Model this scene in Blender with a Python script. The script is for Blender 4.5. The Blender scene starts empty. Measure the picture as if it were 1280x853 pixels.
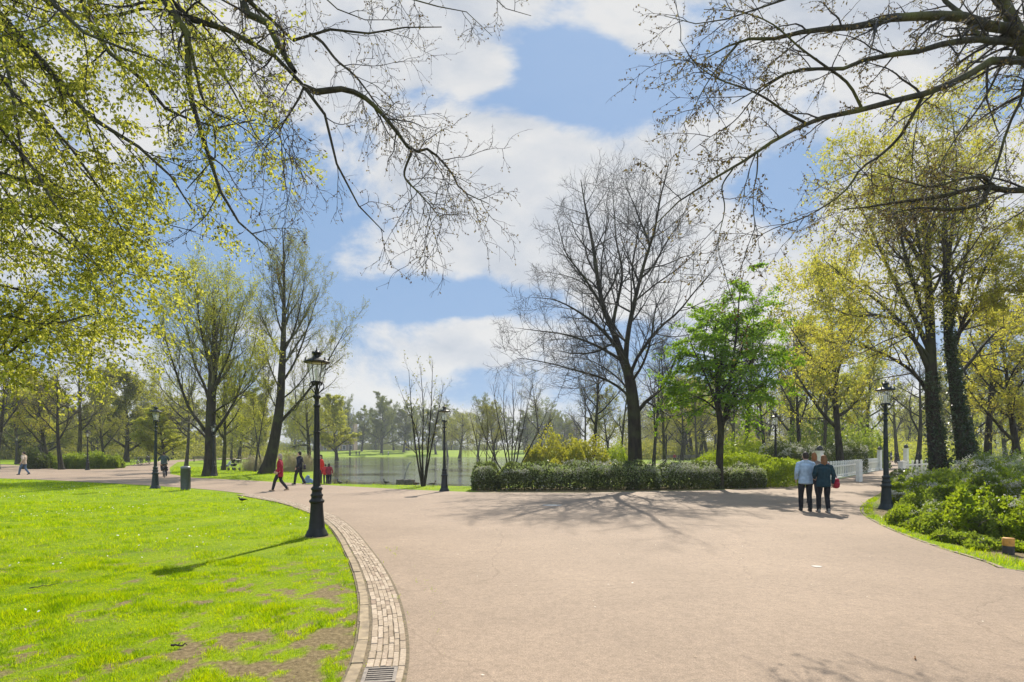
import bpy, bmesh, math, random
import numpy as np
from mathutils import Vector, Matrix
R_ = math.radians
rng = np.random.default_rng(7)
random.seed(7)
sc = bpy.context.scene
col = sc.collection
F = 20.0 / 36.0 * 1280.0          # focal length in pixels of the 1280 px wide photograph
HC = 1.8                           # eye height
YH = 564.0                         # horizon row

def W(px, py, d):
    """a point at depth d seen at a pixel"""
    return np.array([(px - 640.0) / F * d, d, HC + (YH - py) / F * d])
def G(px, py):
    d = HC * F / (py - YH)
    return ((px - 640.0) / F * d, d)
def nrm(v):
    return v / np.maximum(np.linalg.norm(v, axis=-1, keepdims=True), 1e-9)

# ------------------------------------------------------------------ objects
def tag(o, label=None, cat=None, group=None, kind=None):
    if label: o['label'] = label
    if cat: o['category'] = cat
    if group: o['group'] = group
    if kind: o['kind'] = kind
    return o
def empty(name, loc=(0, 0, 0), rz=0.0, s=1.0):
    o = bpy.data.objects.new(name, None); col.objects.link(o)
    o.location = loc; o.rotation_euler = (0, 0, rz); o.scale = (s, s, s)
    o.empty_display_size = 0.2
    return o
def link(name, me, mat=None, parent=None):
    o = bpy.data.objects.new(name, me); col.objects.link(o)
    if mat is not None:
        for m in (mat if isinstance(mat, (list, tuple)) else [mat]): me.materials.append(m)
    if parent is not None: o.parent = parent
    return o
def copy_tree(o, parent=None):
    c = o.copy(); col.objects.link(c); c.parent = parent
    for ch in list(o.children): copy_tree(ch, c)
    return c

def mesh_np(name, V, Q, mi=None, smooth=True, attrs=None):
    """mesh of quads from arrays"""
    V = np.ascontiguousarray(V, dtype=np.float32); Q = np.ascontiguousarray(Q, dtype=np.int32)
    me = bpy.data.meshes.new(name)
    me.vertices.add(len(V)); me.vertices.foreach_set('co', V.ravel())
    k = Q.shape[1]
    me.loops.add(len(Q) * k); me.loops.foreach_set('vertex_index', Q.ravel())
    me.polygons.add(len(Q)); me.polygons.foreach_set('loop_start', np.arange(0, len(Q) * k, k, dtype=np.int32))
    try: me.polygons.foreach_set('loop_total', np.full(len(Q), k, dtype=np.int32))
    except Exception: pass
    if mi is not None: me.polygons.foreach_set('material_index', np.asarray(mi, dtype=np.int32))
    me.polygons.foreach_set('use_smooth', np.full(len(Q), smooth, dtype=bool))
    if attrs:
        for an, av in attrs.items():
            a = me.attributes.new(an, 'FLOAT', 'POINT'); a.data.foreach_set('value', np.asarray(av, dtype=np.float32))
    me.update(calc_edges=True)
    return me

class MB:
    """collects quads, links them as one mesh"""
    def __init__(s): s.V, s.Q, s.n = [], [], 0
    def add(s, V, Q):
        V = np.asarray(V, float).reshape(-1, 3); Q = np.asarray(Q, int)
        s.V.append(V); s.Q.append(Q + s.n); s.n += len(V); return s
    def arrays(s): return np.concatenate(s.V), np.concatenate(s.Q)
    def box(s, c, size, rz=0.0, ax=None):
        sx, sy, sz = [q / 2 for q in size]
        v = np.array([[-sx,-sy,-sz],[sx,-sy,-sz],[sx,sy,-sz],[-sx,sy,-sz],[-sx,-sy,sz],[sx,-sy,sz],[sx,sy,sz],[-sx,sy,sz]])
        if ax is not None: v = v @ np.array(ax).T
        elif rz:
            ca, sa = math.cos(rz), math.sin(rz); v = v @ np.array([[ca, -sa, 0], [sa, ca, 0], [0, 0, 1]]).T
        q = [[0,3,2,1],[4,5,6,7],[0,1,5,4],[1,2,6,5],[2,3,7,6],[3,0,4,7]]
        return s.add(v + np.array(c), q)
    def tube(s, pts, rad, k=8, cap=True):
        P = np.asarray(pts, float)[None]; r = np.broadcast_to(np.asarray(rad, float), (P.shape[1],))[None]
        V, Q = tubes(P, r, k); s.add(V, Q)
        if cap:
            n = P.shape[1]
            for e in (0, n - 1):
                c = P[0, e]; ring = V[e * k:(e + 1) * k]
                vv = np.concatenate([ring, np.repeat(c[None], 1, 0)])
                q = [[i, (i + 1) % k, k, k] for i in range(0, k)]
                # fan of quads made of two neighbouring triangles
                qq = [[i, (i + 1) % k, (i + 2) % k, k] for i in range(0, k - 1, 2)]
                s.add(vv, qq)
        return s
    def lathe(s, prof, c=(0, 0, 0), k=16, flute=0, fl_amp=0.0):
        prof = np.asarray(prof, float); a = np.arange(k) * 2 * math.pi / k
        n = len(prof); V = np.zeros((n, k, 3))
        rr = prof[:, 0][:, None] * (1 + fl_amp * np.cos(flute * a)[None] if flute else np.ones((1, k)))
        V[:, :, 0] = rr * np.cos(a); V[:, :, 1] = rr * np.sin(a); V[:, :, 2] = prof[:, 1][:, None]
        i = np.arange(n - 1)[:, None] * k; j = np.arange(k)[None]; j2 = (j + 1) % k
        Q = np.stack([i + j, i + j2, i + k + j2, i + k + j], -1).reshape(-1, 4)
        return s.add(V.reshape(-1, 3) + np.array(c), Q)
    def build(s, name, mat, parent=None, smooth=False, attrs=None):
        V, Q = s.arrays()
        me = mesh_np(name, V, Q, smooth=smooth, attrs=attrs)
        return link(name, me, mat, parent)

def tubes(P, Rr, k):
    """P (M,n,3) polylines, Rr (M,n) radii, k sides -> quads"""
    M, n = P.shape[:2]
    T = np.empty_like(P); T[:, 1:-1] = P[:, 2:] - P[:, :-2]; T[:, 0] = P[:, 1] - P[:, 0]; T[:, -1] = P[:, -1] - P[:, -2]
    T = nrm(T)
    mean = nrm(P[:, -1] - P[:, 0])
    ref = np.where(np.abs(mean[:, 2:3]) < 0.8, np.array([[0, 0, 1.0]]), np.array([[1.0, 0.13, 0]]))
    ref = nrm(ref - (ref * mean).sum(-1, keepdims=True) * mean)
    U = nrm(ref[:, None] - (ref[:, None] * T).sum(-1, keepdims=True) * T)
    Vv = np.cross(T, U)
    a = np.arange(k) * 2 * math.pi / k
    V = P[:, :, None] + Rr[:, :, None, None] * (np.cos(a)[:, None] * U[:, :, None] + np.sin(a)[:, None] * Vv[:, :, None])
    b = (np.arange(M) * n * k)[:, None, None]; i = (np.arange(n - 1) * k)[None, :, None]; j = np.arange(k)[None, None]; j2 = (j + 1) % k
    Q = np.stack([b + i + j, b + i + j2, b + i + k + j2, b + i + k + j], -1).reshape(-1, 4)
    return V.reshape(-1, 3), Q

def resample(pts, n, smooth=True):
    p = np.asarray(pts, float)
    if smooth and len(p) > 2:
        q = [p[0]]
        pp = np.concatenate([[2 * p[0] - p[1]], p, [2 * p[-1] - p[-2]]])
        for i in range(1, len(pp) - 2):
            p0, p1, p2, p3 = pp[i - 1:i + 3]
            for t in np.linspace(0, 1, 7)[1:]:
                q.append(.5 * ((2 * p1) + (-p0 + p2) * t + (2 * p0 - 5 * p1 + 4 * p2 - p3) * t * t + (-p0 + 3 * p1 - 3 * p2 + p3) * t ** 3))
        p = np.array(q)
    s = np.concatenate([[0], np.cumsum(np.linalg.norm(np.diff(p[:, :3], axis=0), axis=1))])
    u = np.linspace(0, s[-1], n)
    return np.stack([np.interp(u, s, p[:, c]) for c in range(p.shape[1])], 1)

def vnoise(x, y, seed=0):
    """smooth value noise in [0,1]"""
    r = np.random.default_rng(seed).random((64, 64))
    xi = np.floor(x).astype(int); yi = np.floor(y).astype(int); fx = x - xi; fy = y - yi
    fx = fx * fx * (3 - 2 * fx); fy = fy * fy * (3 - 2 * fy)
    g = lambda a, b: r[a % 64, b % 64]
    return (g(xi, yi) * (1 - fx) + g(xi + 1, yi) * fx) * (1 - fy) + (g(xi, yi + 1) * (1 - fx) + g(xi + 1, yi + 1) * fx) * fy
def fbm(x, y, seed=0, o=4):
    s, a, t = 0, 1, 0
    for i in range(o):
        s = s + a * vnoise(x * 2 ** i + 17.3 * i, y * 2 ** i + 5.1 * i, seed + i); t += a; a *= .55
    return s / t
def in_poly(x, y, poly):
    poly = np.asarray(poly); c = np.zeros(np.shape(x), bool); j = len(poly) - 1
    for i in range(len(poly)):
        xi, yi = poly[i]; xj, yj = poly[j]
        m = ((yi > y) != (yj > y)) & (x < (xj - xi) * (y - yi) / ((yj - yi) if yj != yi else 1e-9) + xi)
        c ^= m; j = i
    return c
def dist_poly(x, y, poly, closed=True):
    poly = np.asarray(poly, float); d = np.full(np.shape(x), 1e9)
    for i in range(len(poly) if closed else len(poly) - 1):
        a = poly[i]; b = poly[(i + 1) % len(poly)]; ab = b - a
        t = np.clip(((x - a[0]) * ab[0] + (y - a[1]) * ab[1]) / max(ab @ ab, 1e-9), 0, 1)
        d = np.minimum(d, np.hypot(x - a[0] - t * ab[0], y - a[1] - t * ab[1]))
    return d

# ------------------------------------------------------------------ materials
def new_mat(name):
    m = bpy.data.materials.new(name); m.use_nodes = True
    nt = m.node_tree; nt.nodes.clear()
    out = nt.nodes.new('ShaderNodeOutputMaterial')
    return m, nt, out
def N(nt, typ, **kw):
    n = nt.nodes.new(typ)
    for k, v in kw.items():
        if k.startswith('i_'):
            key = k[2:]
            key = int(key) if key.isdigit() else key.replace('_', ' ')
            n.inputs[key].default_value = v
        else: setattr(n, k, v)
    return n
def ramp(nt, fac, stops):
    r = nt.nodes.new('ShaderNodeValToRGB'); e = r.color_ramp.elements
    while len(e) < len(stops): e.new(0.5)
    for el, (p, c) in zip(e, stops):
        el.position = p; el.color = (*c, 1) if len(c) == 3 else c
    nt.links.new(fac, r.inputs['Fac']); return r
def simple(name, c, rough=.6, metal=0.0, var=.12, scale=12.0, bump=0.0, spec=.5):
    m, nt, out = new_mat(name)
    b = N(nt, 'ShaderNodeBsdfPrincipled'); b.inputs['Roughness'].default_value = rough; b.inputs['Metallic'].default_value = metal
    b.inputs['Specular IOR Level'].default_value = spec
    tc = N(nt, 'ShaderNodeTexCoord'); no = N(nt, 'ShaderNodeTexNoise'); no.inputs['Scale'].default_value = scale; no.inputs['Detail'].default_value = 5
    nt.links.new(tc.outputs['Object'], no.inputs['Vector'])
    lo = tuple(max(0, q * (1 - var)) for q in c); hi = tuple(min(1, q * (1 + var)) for q in c)
    r = ramp(nt, no.outputs['Fac'], [(.3, lo), (.7, hi)])
    nt.links.new(r.outputs['Color'], b.inputs['Base Color'])
    if bump:
        bp = N(nt, 'ShaderNodeBump'); bp.inputs['Strength'].default_value = bump; bp.inputs['Distance'].default_value = .02
        nt.links.new(no.outputs['Fac'], bp.inputs['Height']); nt.links.new(bp.outputs['Normal'], b.inputs['Normal'])
    nt.links.new(b.outputs[0], out.inputs['Surface'])
    return m
def leaf_mat(name, cols, trans, tw=.45, rough=.45, spec=.4):
    """two-sided leaf: colours vary leaf by leaf, light shines through"""
    m, nt, out = new_mat(name)
    geo = N(nt, 'ShaderNodeNewGeometry')
    n = len(cols)
    r = ramp(nt, geo.outputs['Random Per Island'], [(i / max(n - 1, 1), c) for i, c in enumerate(cols)])
    r2 = ramp(nt, geo.outputs['Random Per Island'], [(i / max(len(trans) - 1, 1), c) for i, c in enumerate(trans)])
    b = N(nt, 'ShaderNodeBsdfPrincipled'); b.inputs['Roughness'].default_value = rough; b.inputs['Specular IOR Level'].default_value = spec
    t = N(nt, 'ShaderNodeBsdfTranslucent'); mx = N(nt, 'ShaderNodeMixShader'); mx.inputs[0].default_value = tw
    nt.links.new(r.outputs['Color'], b.inputs['Base Color']); nt.links.new(r2.outputs['Color'], t.inputs['Color'])
    nt.links.new(b.outputs[0], mx.inputs[1]); nt.links.new(t.outputs[0], mx.inputs[2]); nt.links.new(mx.outputs[0], out.inputs['Surface'])
    return m
def bark_mat(name, c1, c2, moss=None, scale=6.0):
    m, nt, out = new_mat(name)
    b = N(nt, 'ShaderNodeBsdfPrincipled'); b.inputs['Roughness'].default_value = .85; b.inputs['Specular IOR Level'].default_value = .2
    tc = N(nt, 'ShaderNodeTexCoord'); mp = N(nt, 'ShaderNodeMapping'); mp.inputs['Scale'].default_value = (1, 1, .22)
    no = N(nt, 'ShaderNodeTexNoise'); no.inputs['Scale'].default_value = scale; no.inputs['Detail'].default_value = 8; no.inputs['Roughness'].default_value = .65
    nt.links.new(tc.outputs['Object'], mp.inputs['Vector']); nt.links.new(mp.outputs[0], no.inputs['Vector'])
    r = ramp(nt, no.outputs['Fac'], [(.35, c1), (.65, c2)])
    c = r.outputs['Color']
    if moss:
        n2 = N(nt, 'ShaderNodeTexNoise'); n2.inputs['Scale'].default_value = 1.3; n2.inputs['Detail'].default_value = 4
        nt.links.new(tc.outputs['Object'], n2.inputs['Vector'])
        r2 = ramp(nt, n2.outputs['Fac'], [(.48, (0, 0, 0)), (.66, (.7, .7, .7))])
        mx = N(nt, 'ShaderNodeMix', data_type='RGBA'); nt.links.new(r2.outputs['Color'], mx.inputs[0])
        nt.links.new(c, mx.inputs[6]); mx.inputs[7].default_value = (*moss, 1); c = mx.outputs[2]
    nt.links.new(c, b.inputs['Base Color'])
    bp = N(nt, 'ShaderNodeBump'); bp.inputs['Strength'].default_value = .9; bp.inputs['Distance'].default_value = .05
    nt.links.new(no.outputs['Fac'], bp.inputs['Height']); nt.links.new(bp.outputs['Normal'], b.inputs['Normal'])
    nt.links.new(b.outputs[0], out.inputs['Surface'])
    return m
SUN_E, SKY_S, EXPO, CLOUD, HAZE_MIX, BACK_FILL = 4.9, .10, .75, 4.75, .6, 2.2
# ================================================================== camera, sun, sky
cam = bpy.data.cameras.new('Camera'); cam.lens = 20.0; cam.sensor_width = 36.0
cam.shift_y = (YH - 426.5) / 1280.0; cam.clip_start = .05; cam.clip_end = 5000
co = bpy.data.objects.new('Camera', cam); col.objects.link(co); co.location = (0, 0, HC); co.rotation_euler = (R_(90), 0, 0)
sc.camera = co
SUN_AZ, SUN_EL = R_(14.5), R_(45.0)
to_sun = Vector((math.sin(SUN_AZ) * math.cos(SUN_EL), math.cos(SUN_AZ) * math.cos(SUN_EL), math.sin(SUN_EL)))
sl = bpy.data.lights.new('Sun', 'SUN'); sl.energy = SUN_E; sl.angle = R_(.53); sl.color = (1.0, .93, .82)
so = bpy.data.objects.new('Sun', sl); col.objects.link(so); so.rotation_euler = (-to_sun).to_track_quat('-Z', 'Y').to_euler(); so.location = (10, 30, 60)
wd = bpy.data.worlds.new('World'); sc.world = wd; wd.use_nodes = True
nt = wd.node_tree; nt.nodes.clear()
wo = nt.nodes.new('ShaderNodeOutputWorld'); bg = nt.nodes.new('ShaderNodeBackground'); bg.inputs['Strength'].default_value = SKY_S
sky = nt.nodes.new('ShaderNodeTexSky'); sky.sky_type = 'NISHITA'; sky.sun_disc = False
sky.sun_elevation = SUN_EL; sky.sun_rotation = SUN_AZ; sky.air_density = 1.0; sky.dust_density = .6; sky.ozone_density = 1.5; sky.altitude = 0
# clouds: noise over the sky's directions, with a few broad banks
tc = nt.nodes.new('ShaderNodeTexCoord'); sp = nt.nodes.new('ShaderNodeSeparateXYZ'); nt.links.new(tc.outputs['Generated'], sp.inputs[0])
def mth(op, a, b=None, c=None):
    n = nt.nodes.new('ShaderNodeMath'); n.operation = op
    for i, q in enumerate((a, b, c)):
        if q is None: continue
        if isinstance(q, (int, float)): n.inputs[i].default_value = q
        else: nt.links.new(q, n.inputs[i])
    return n.outputs[0]
X_, Y_, Z_ = sp.outputs
ya = mth('ADD', mth('ABSOLUTE', Y_), .06)
uu = mth('DIVIDE', X_, ya); vv = mth('DIVIDE', Z_, ya)
cb = nt.nodes.new('ShaderNodeCombineXYZ'); nt.links.new(uu, cb.inputs[0]); nt.links.new(mth('MULTIPLY', vv, 1.55), cb.inputs[1])
n1 = N(nt, 'ShaderNodeTexNoise'); n1.inputs['Scale'].default_value = 2.6; n1.inputs['Detail'].default_value = 12; n1.inputs['Roughness'].default_value = .6; n1.inputs['Distortion'].default_value = .25
nt.links.new(cb.outputs[0], n1.inputs['Vector'])
n2 = N(nt, 'ShaderNodeTexNoise'); n2.inputs['Scale'].default_value = 5.5; n2.inputs['Detail'].default_value = 7; n2.inputs['Roughness'].default_value = .6
mp = N(nt, 'ShaderNodeMapping'); mp.inputs['Location'].default_value = (3.1, 1.7, .4); nt.links.new(cb.outputs[0], mp.inputs[0]); nt.links.new(mp.outputs[0], n2.inputs['Vector'])
BANKS = [(690, 250, 200, 66, .72), (570, 440, 105, 40, .50), (740, 5, 230, 42, .60), (430, 60, 190, 110, .70), (600, 118, 55, 22, .60), (800, 92, 45, 26, .60), (1080, 60, 230, 100, .55),
         (60, 180, 230, 150, .50), (1180, 330, 260, 110, .60), (640, 550, 900, 50, .55), (850, 330, 190, 70, .60), (560, 325, 90, 30, .35), (620, 200, 60, 40, .4), (880, 205, 60, 22, .45), (250, 120, 80, 60, .3),
         (735, 125, 110, 46, -.80), (255, 315, 100, 85, -.55), (520, 388, 140, 18, -.60), (955, 265, 60, 60, -.5), (335, 200, 70, 45, -.45), (1000, 150, 60, 40, -.2), (700, 40, 40, 20, -.3), (470, 500, 160, 18, -.1)]
acc = mth('MULTIPLY', mth('SUBTRACT', n1.outputs['Fac'], .5), 2.3)
for (bx, by, sx, sy, am) in BANKS:
    du = mth('DIVIDE', mth('SUBTRACT', uu, (bx - 640) / F), sx / F); dv = mth('DIVIDE', mth('SUBTRACT', vv, (YH - by) / F), sy / F)
    e = mth('POWER', 2.718, mth('MULTIPLY', mth('ADD', mth('MULTIPLY', du, du), mth('MULTIPLY', dv, dv)), -1.0))
    acc = mth('ADD', acc, mth('MULTIPLY', e, am))
mr = N(nt, 'ShaderNodeMapRange', interpolation_type='SMOOTHSTEP'); nt.links.new(acc, mr.inputs['Value'])
mr.inputs['From Min'].default_value = .0; mr.inputs['From Max'].default_value = .30; mr.inputs['To Min'].default_value = .06; mr.inputs['To Max'].default_value = .95
# tops catch the sun, bases and thick middles are greyer
n1b = N(nt, 'ShaderNodeTexNoise'); n1b.inputs['Scale'].default_value = 2.6; n1b.inputs['Detail'].default_value = 5; n1b.inputs['Roughness'].default_value = .55; n1b.inputs['Distortion'].default_value = .25
mpb = N(nt, 'ShaderNodeMapping'); mpb.inputs['Location'].default_value = (.01, .075, 0); nt.links.new(cb.outputs[0], mpb.inputs[0]); nt.links.new(mpb.outputs[0], n1b.inputs['Vector'])
lit = mth('ADD', mth('MULTIPLY', mth('SUBTRACT', n1.outputs['Fac'], n1b.outputs['Fac']), 3.2), mth('ADD', mth('MULTIPLY', mth('SUBTRACT', n2.outputs['Fac'], .5), 1.1), mth('SUBTRACT', .80, mth('MULTIPLY', acc, .34))))
cr = ramp(nt, lit, [(.15, tuple(q * CLOUD for q in (.66, .715, .81))), (.5, tuple(q * CLOUD for q in (.83, .86, .91))), (.85, tuple(q * CLOUD for q in (1.0, .995, .985)))])
# thin high haze pales the blue and evens out the glare round the sun
sc1 = N(nt, 'ShaderNodeVectorMath', operation='MULTIPLY_ADD'); nt.links.new(sky.outputs[0], sc1.inputs[0]); sc1.inputs[1].default_value = (.16, .16, .16); sc1.inputs[2].default_value = (1, 1, 1)
dv1 = N(nt, 'ShaderNodeVectorMath', operation='DIVIDE'); nt.links.new(sky.outputs[0], dv1.inputs[0]); nt.links.new(sc1.outputs[0], dv1.inputs[1])
tint = N(nt, 'ShaderNodeMix', data_type='RGBA'); tint.inputs[0].default_value = HAZE_MIX; nt.links.new(dv1.outputs[0], tint.inputs[6]); tint.inputs[7].default_value = (2.3, 3.75, 6.0, 1)
blue = N(nt, 'ShaderNodeMix', data_type='RGBA', blend_type='MULTIPLY'); blue.inputs[0].default_value = 1.0; nt.links.new(tint.outputs[2], blue.inputs[6]); blue.inputs[7].default_value = (.66, .755, .85, 1)
mx = N(nt, 'ShaderNodeMix', data_type='RGBA'); nt.links.new(mr.outputs[0], mx.inputs[0]); nt.links.new(blue.outputs[2], mx.inputs[6]); nt.links.new(cr.outputs['Color'], mx.inputs[7])
# added fill: unseen sky behind the viewer is brightened to lift backlit sides
mrb = N(nt, 'ShaderNodeMapRange', interpolation_type='SMOOTHSTEP'); nt.links.new(Y_, mrb.inputs['Value']); mrb.inputs['From Min'].default_value = .15; mrb.inputs['From Max'].default_value = -.55; mrb.inputs['To Min'].default_value = 1.0; mrb.inputs['To Max'].default_value = BACK_FILL
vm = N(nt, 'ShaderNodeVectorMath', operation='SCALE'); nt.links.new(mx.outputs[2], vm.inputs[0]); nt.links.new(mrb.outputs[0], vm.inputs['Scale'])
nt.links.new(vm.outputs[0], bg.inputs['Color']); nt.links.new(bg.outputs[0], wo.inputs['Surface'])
sc.view_settings.view_transform = 'Standard'; sc.view_settings.look = 'None'; sc.view_settings.gamma = 1.0; sc.view_settings.exposure = EXPO
sc.view_settings.use_curve_mapping = False
sc.render.engine = 'CYCLES'
cy = sc.cycles; cy.use_denoising = True; cy.max_bounces = 8; cy.diffuse_bounces = 3; cy.glossy_bounces = 3; cy.transmission_bounces = 5; cy.transparent_max_bounces = 8; cy.volume_bounces = 1
cy.sample_clamp_indirect = 4.0; cy.caustics_reflective = False; cy.caustics_refractive = False
try: cy.denoiser = 'OPENIMAGEDENOISE'; cy.denoising_prefilter = 'ACCURATE'
except Exception: pass
cy.use_adaptive_sampling = True; cy.adaptive_threshold = .012
# ================================================================== ground, water, paths
POND = [(-10.8, 31.6), (-6.5, 30.6), (-2.3, 29.4), (-0.4, 31.5), (1.0, 36), (2.5, 50), (6, 75), (14, 120), (34, 165), (46, 190), (38, 203), (0, 205), (-40, 205), (-66, 196), (-60, 160), (-34, 100), (-20, 60), (-14, 42), (-11.8, 34.5)]
WATER_Z = -.32
def gz(x, y):
    x = np.asarray(x, float); y = np.asarray(y, float)
    ins = in_poly(x, y, POND); d = dist_poly(x, y, POND)
    sd = np.where(ins, d, -d)
    t = np.clip((sd + .25) / 1.6, 0, 1); z = -1.1 * t * t * (3 - 2 * t)
    far = np.clip((y - 206) / 60, 0, 1); z = z + 2.2 * far * far * (3 - 2 * far) * np.clip(1 - np.maximum(0, (np.abs(x) - 160) / 60), 0, 1)
    return z
def gz1(x, y): return float(gz(np.array([x]), np.array([y]))[0])
LEFT_EDGE = [(-.55, -30), (-.62, -10), (-.66, -2), (-.70, 1.5), (-.76, 3.2), (-.86, 4.5), (-1.03, 5.5), (-1.40, 6.95), (-1.90, 8.5), (-2.53, 10.2), (-3.47, 12.6), (-4.5, 14.9), (-5.4, 16.5), (-7.3, 19.4), (-8.9, 21.3), (-11.8, 24.4), (-14.9, 27.0), (-18.2, 29.2), (-23.4, 32.2), (-33.9, 37.4), (-62, 47)]
FAR_EDGE = [(-95, 86), (-69, 77), (-53, 64), (-42, 56), (-39.5, 56.5), G(172, 580), G(205, 576), G(255, 573.6), G(320, 572.2), G(320, 573.6), G(258, 575.2), G(222, 578), G(212, 585), G(213, 593), G(240, 597.5), G(300, 600.3), G(375, 604.8), G(420, 607.5), G(500, 612), G(560, 614.5), G(600, 616), G(735, 616.3), G(820, 614.3), G(900, 612.6), G(940, 611), G(985, 608), G(1003, 605.5), G(1022, 603.3), G(1045, 599.8), G(1075, 593.5), G(1099, 588.3), G(1106, 578), G(1112, 572.5)]
RIGHT_EDGE = [G(1128, 572.5), G(1130, 578), G(1129, 588), G(1127, 597), G(1113, 606), G(1103, 615), G(1090, 623), G(1079, 631), G(1075, 638), G(1081, 646), G(1100, 657), G(1130, 670), G(1180, 688), G(1230, 703), G(1280, 717), (9.6, 7.3), (13, 5), (22, 1.5), (34, -12), (34, -30)]
def curve2(pts, step):
    p = resample(np.array([(a, b) for a, b in pts]), 400); L = np.linalg.norm(np.diff(p, axis=0), axis=1).sum()
    return resample(p, max(8, int(L / step)), smooth=False)
le = curve2(LEFT_EDGE, .35); re_ = curve2(RIGHT_EDGE, .4)
PATH = [tuple(p) for p in le] + FAR_EDGE + [tuple(p) for p in re_]

def sheet(name, poly, z, mat, kind='structure', parent=None):
    bm = bmesh.new(); vs = [bm.verts.new((x, y, z)) for x, y in poly]
    f = bm.faces.new(vs); bmesh.ops.triangulate(bm, faces=[f], ngon_method='EAR_CLIP')
    bm.normal_update()
    if bm.faces[:][0].normal.z < 0: bmesh.ops.reverse_faces(bm, faces=bm.faces[:])
    me = bpy.data.meshes.new(name); bm.to_mesh(me); bm.free()
    o = link(name, me, mat, parent)
    if kind: o['kind'] = kind
    return o

# --- ground colours: grass with worn soil
def wear(x, y):
    """0 = lush lawn, 1 = bare soil"""
    gut = dist_poly(x, y, le, closed=False)
    n = fbm(x * 1.1, y * 1.1, 3, 5); n2 = fbm(x * .35 + 9, y * .35, 8, 3); n3 = fbm(x * 3.4 + 3, y * 3.4, 61, 4); n4 = fbm(x * 8.5 + 1, y * 6.5, 67, 4)
    a = np.clip((3.0 - gut) / 2.6, 0, 1) ** .8 * np.clip((9.4 - y) / 3.6, 0, 1)
    w = np.clip((a * .95 + (n - .5) * 1.3 + (n3 - .5) * 2.2 + (n4 - .5) * 2.6 + (n2 - .5) * .5 - .54) * 3.0, 0, 1) * np.clip((11 - y) / 3, .0, 1)
    w = np.maximum(w, np.clip(((n * .55 + n4 * .45) - .635) * 9 * np.clip((15 - y) / 6, 0, 1), 0, .85))
    ring = np.hypot(x + 4.14, y - 12.07); w = np.maximum(w, np.clip((.42 - ring + (n - .5) * .5) * 6, 0, .9))
    return w
BED = [(p[0] + .25, p[1]) for p in re_[:0]]
rb = [G(1112, 613), G(1099, 623), G(1090, 632), G(1092, 641), G(1106, 652), G(1140, 664), G(1195, 682), G(1300, 706)]
BED = [(float(a), float(b)) for a, b in rb] + [(16, 8), (60, 10), (75, 40), G(1300, 590), G(1140, 594)]
HEDGE_BED = [G(592, 615.6), G(735, 615.9), G(820, 613.9), G(940, 610.6), G(985, 607.6), (17.5, 34), (9, 29.5), (-1.7, 27.8)]
def axis(lo, hi, near_lo, near_hi, step, g=1.13):
    a = list(np.arange(near_lo, near_hi + 1e-6, step)); s = step
    while a[-1] < hi: s *= g; a.append(a[-1] + s)
    s = step
    while a[0] > lo: s *= g; a.insert(0, a[0] - s)
    return np.array(a)
xs = axis(-1500, 1500, -15, 13, .2, 1.09); ys = axis(-400, 2500, 3.4, 36, .2, 1.09)
xs = np.sort(np.concatenate([xs[(xs < -6.01) | (xs > -.41)], np.arange(-6, -.4, .06)])); ys = np.sort(np.concatenate([ys[(ys < 3.99) | (ys > 11.01)], np.arange(4, 11.001, .07)]))
XX, YY = np.meshgrid(xs, ys); zz = gz(XX.ravel(), YY.ravel()).reshape(XX.shape)
nx, ny = len(xs), len(ys)
V = np.stack([XX, YY, zz], -1).reshape(-1, 3)
ii = (np.arange(ny - 1)[:, None] * nx + np.arange(nx - 1)[None]).ravel()
Q = np.stack([ii, ii + 1, ii + nx + 1, ii + nx], -1)
wv = wear(V[:, 0], V[:, 1]) * (V[:, 0] < 0)
nb = (fbm(V[:, 0] * .9, V[:, 1] * .9, 21, 4) - .5) * 1.6
bed = np.clip(.5 + np.where(in_poly(V[:, 0], V[:, 1], BED), 1, -1) * dist_poly(V[:, 0], V[:, 1], BED) * 1.6 + nb, 0, 1)
bed = np.maximum(bed, np.clip(.5 + np.where(in_poly(V[:, 0], V[:, 1], HEDGE_BED), 1, -1) * dist_poly(V[:, 0], V[:, 1], HEDGE_BED) * 3 + nb, 0, 1))
rwood = np.clip((V[:, 0] - 10 - .1 * V[:, 1]) / 6, 0, 1) * np.clip((V[:, 1] - 34) / 6, 0, 1) * np.clip(.4 + nb, 0, 1) * np.clip((90 - V[:, 1]) / 20, 0, 1)
soil = np.maximum(np.maximum(wv, bed), rwood * .7)
m, nt, out = new_mat('ground_lawn'); MAT_GROUND = m
at = N(nt, 'ShaderNodeAttribute', attribute_name='soil'); tcg = N(nt, 'ShaderNodeTexCoord')
na = N(nt, 'ShaderNodeTexNoise'); na.inputs['Scale'].default_value = .55; na.inputs['Detail'].default_value = 6; nt.links.new(tcg.outputs['Object'], na.inputs['Vector'])
nb_ = N(nt, 'ShaderNodeTexNoise'); nb_.inputs['Scale'].default_value = 22; nb_.inputs['Detail'].default_value = 6; nb_.inputs['Roughness'].default_value = .7; nt.links.new(tcg.outputs['Object'], nb_.inputs['Vector'])
g1 = ramp(nt, na.outputs['Fac'], [(.3, (.12, .195, .002)), (.7, (.22, .29, .002))])
g2 = ramp(nt, nb_.outputs['Fac'], [(.3, (.55, .6, .5)), (.72, (1.3, 1.25, 1.1))])
mg = N(nt, 'ShaderNodeMix', data_type='RGBA', blend_type='MULTIPLY'); mg.inputs[0].default_value = 1; nt.links.new(g1.outputs[0], mg.inputs[6]); nt.links.new(g2.outputs[0], mg.inputs[7])
s1 = ramp(nt, nb_.outputs['Fac'], [(.25, (.060, .043, .019)), (.5, (.165, .122, .058)), (.75, (.31, .24, .125))])
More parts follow.
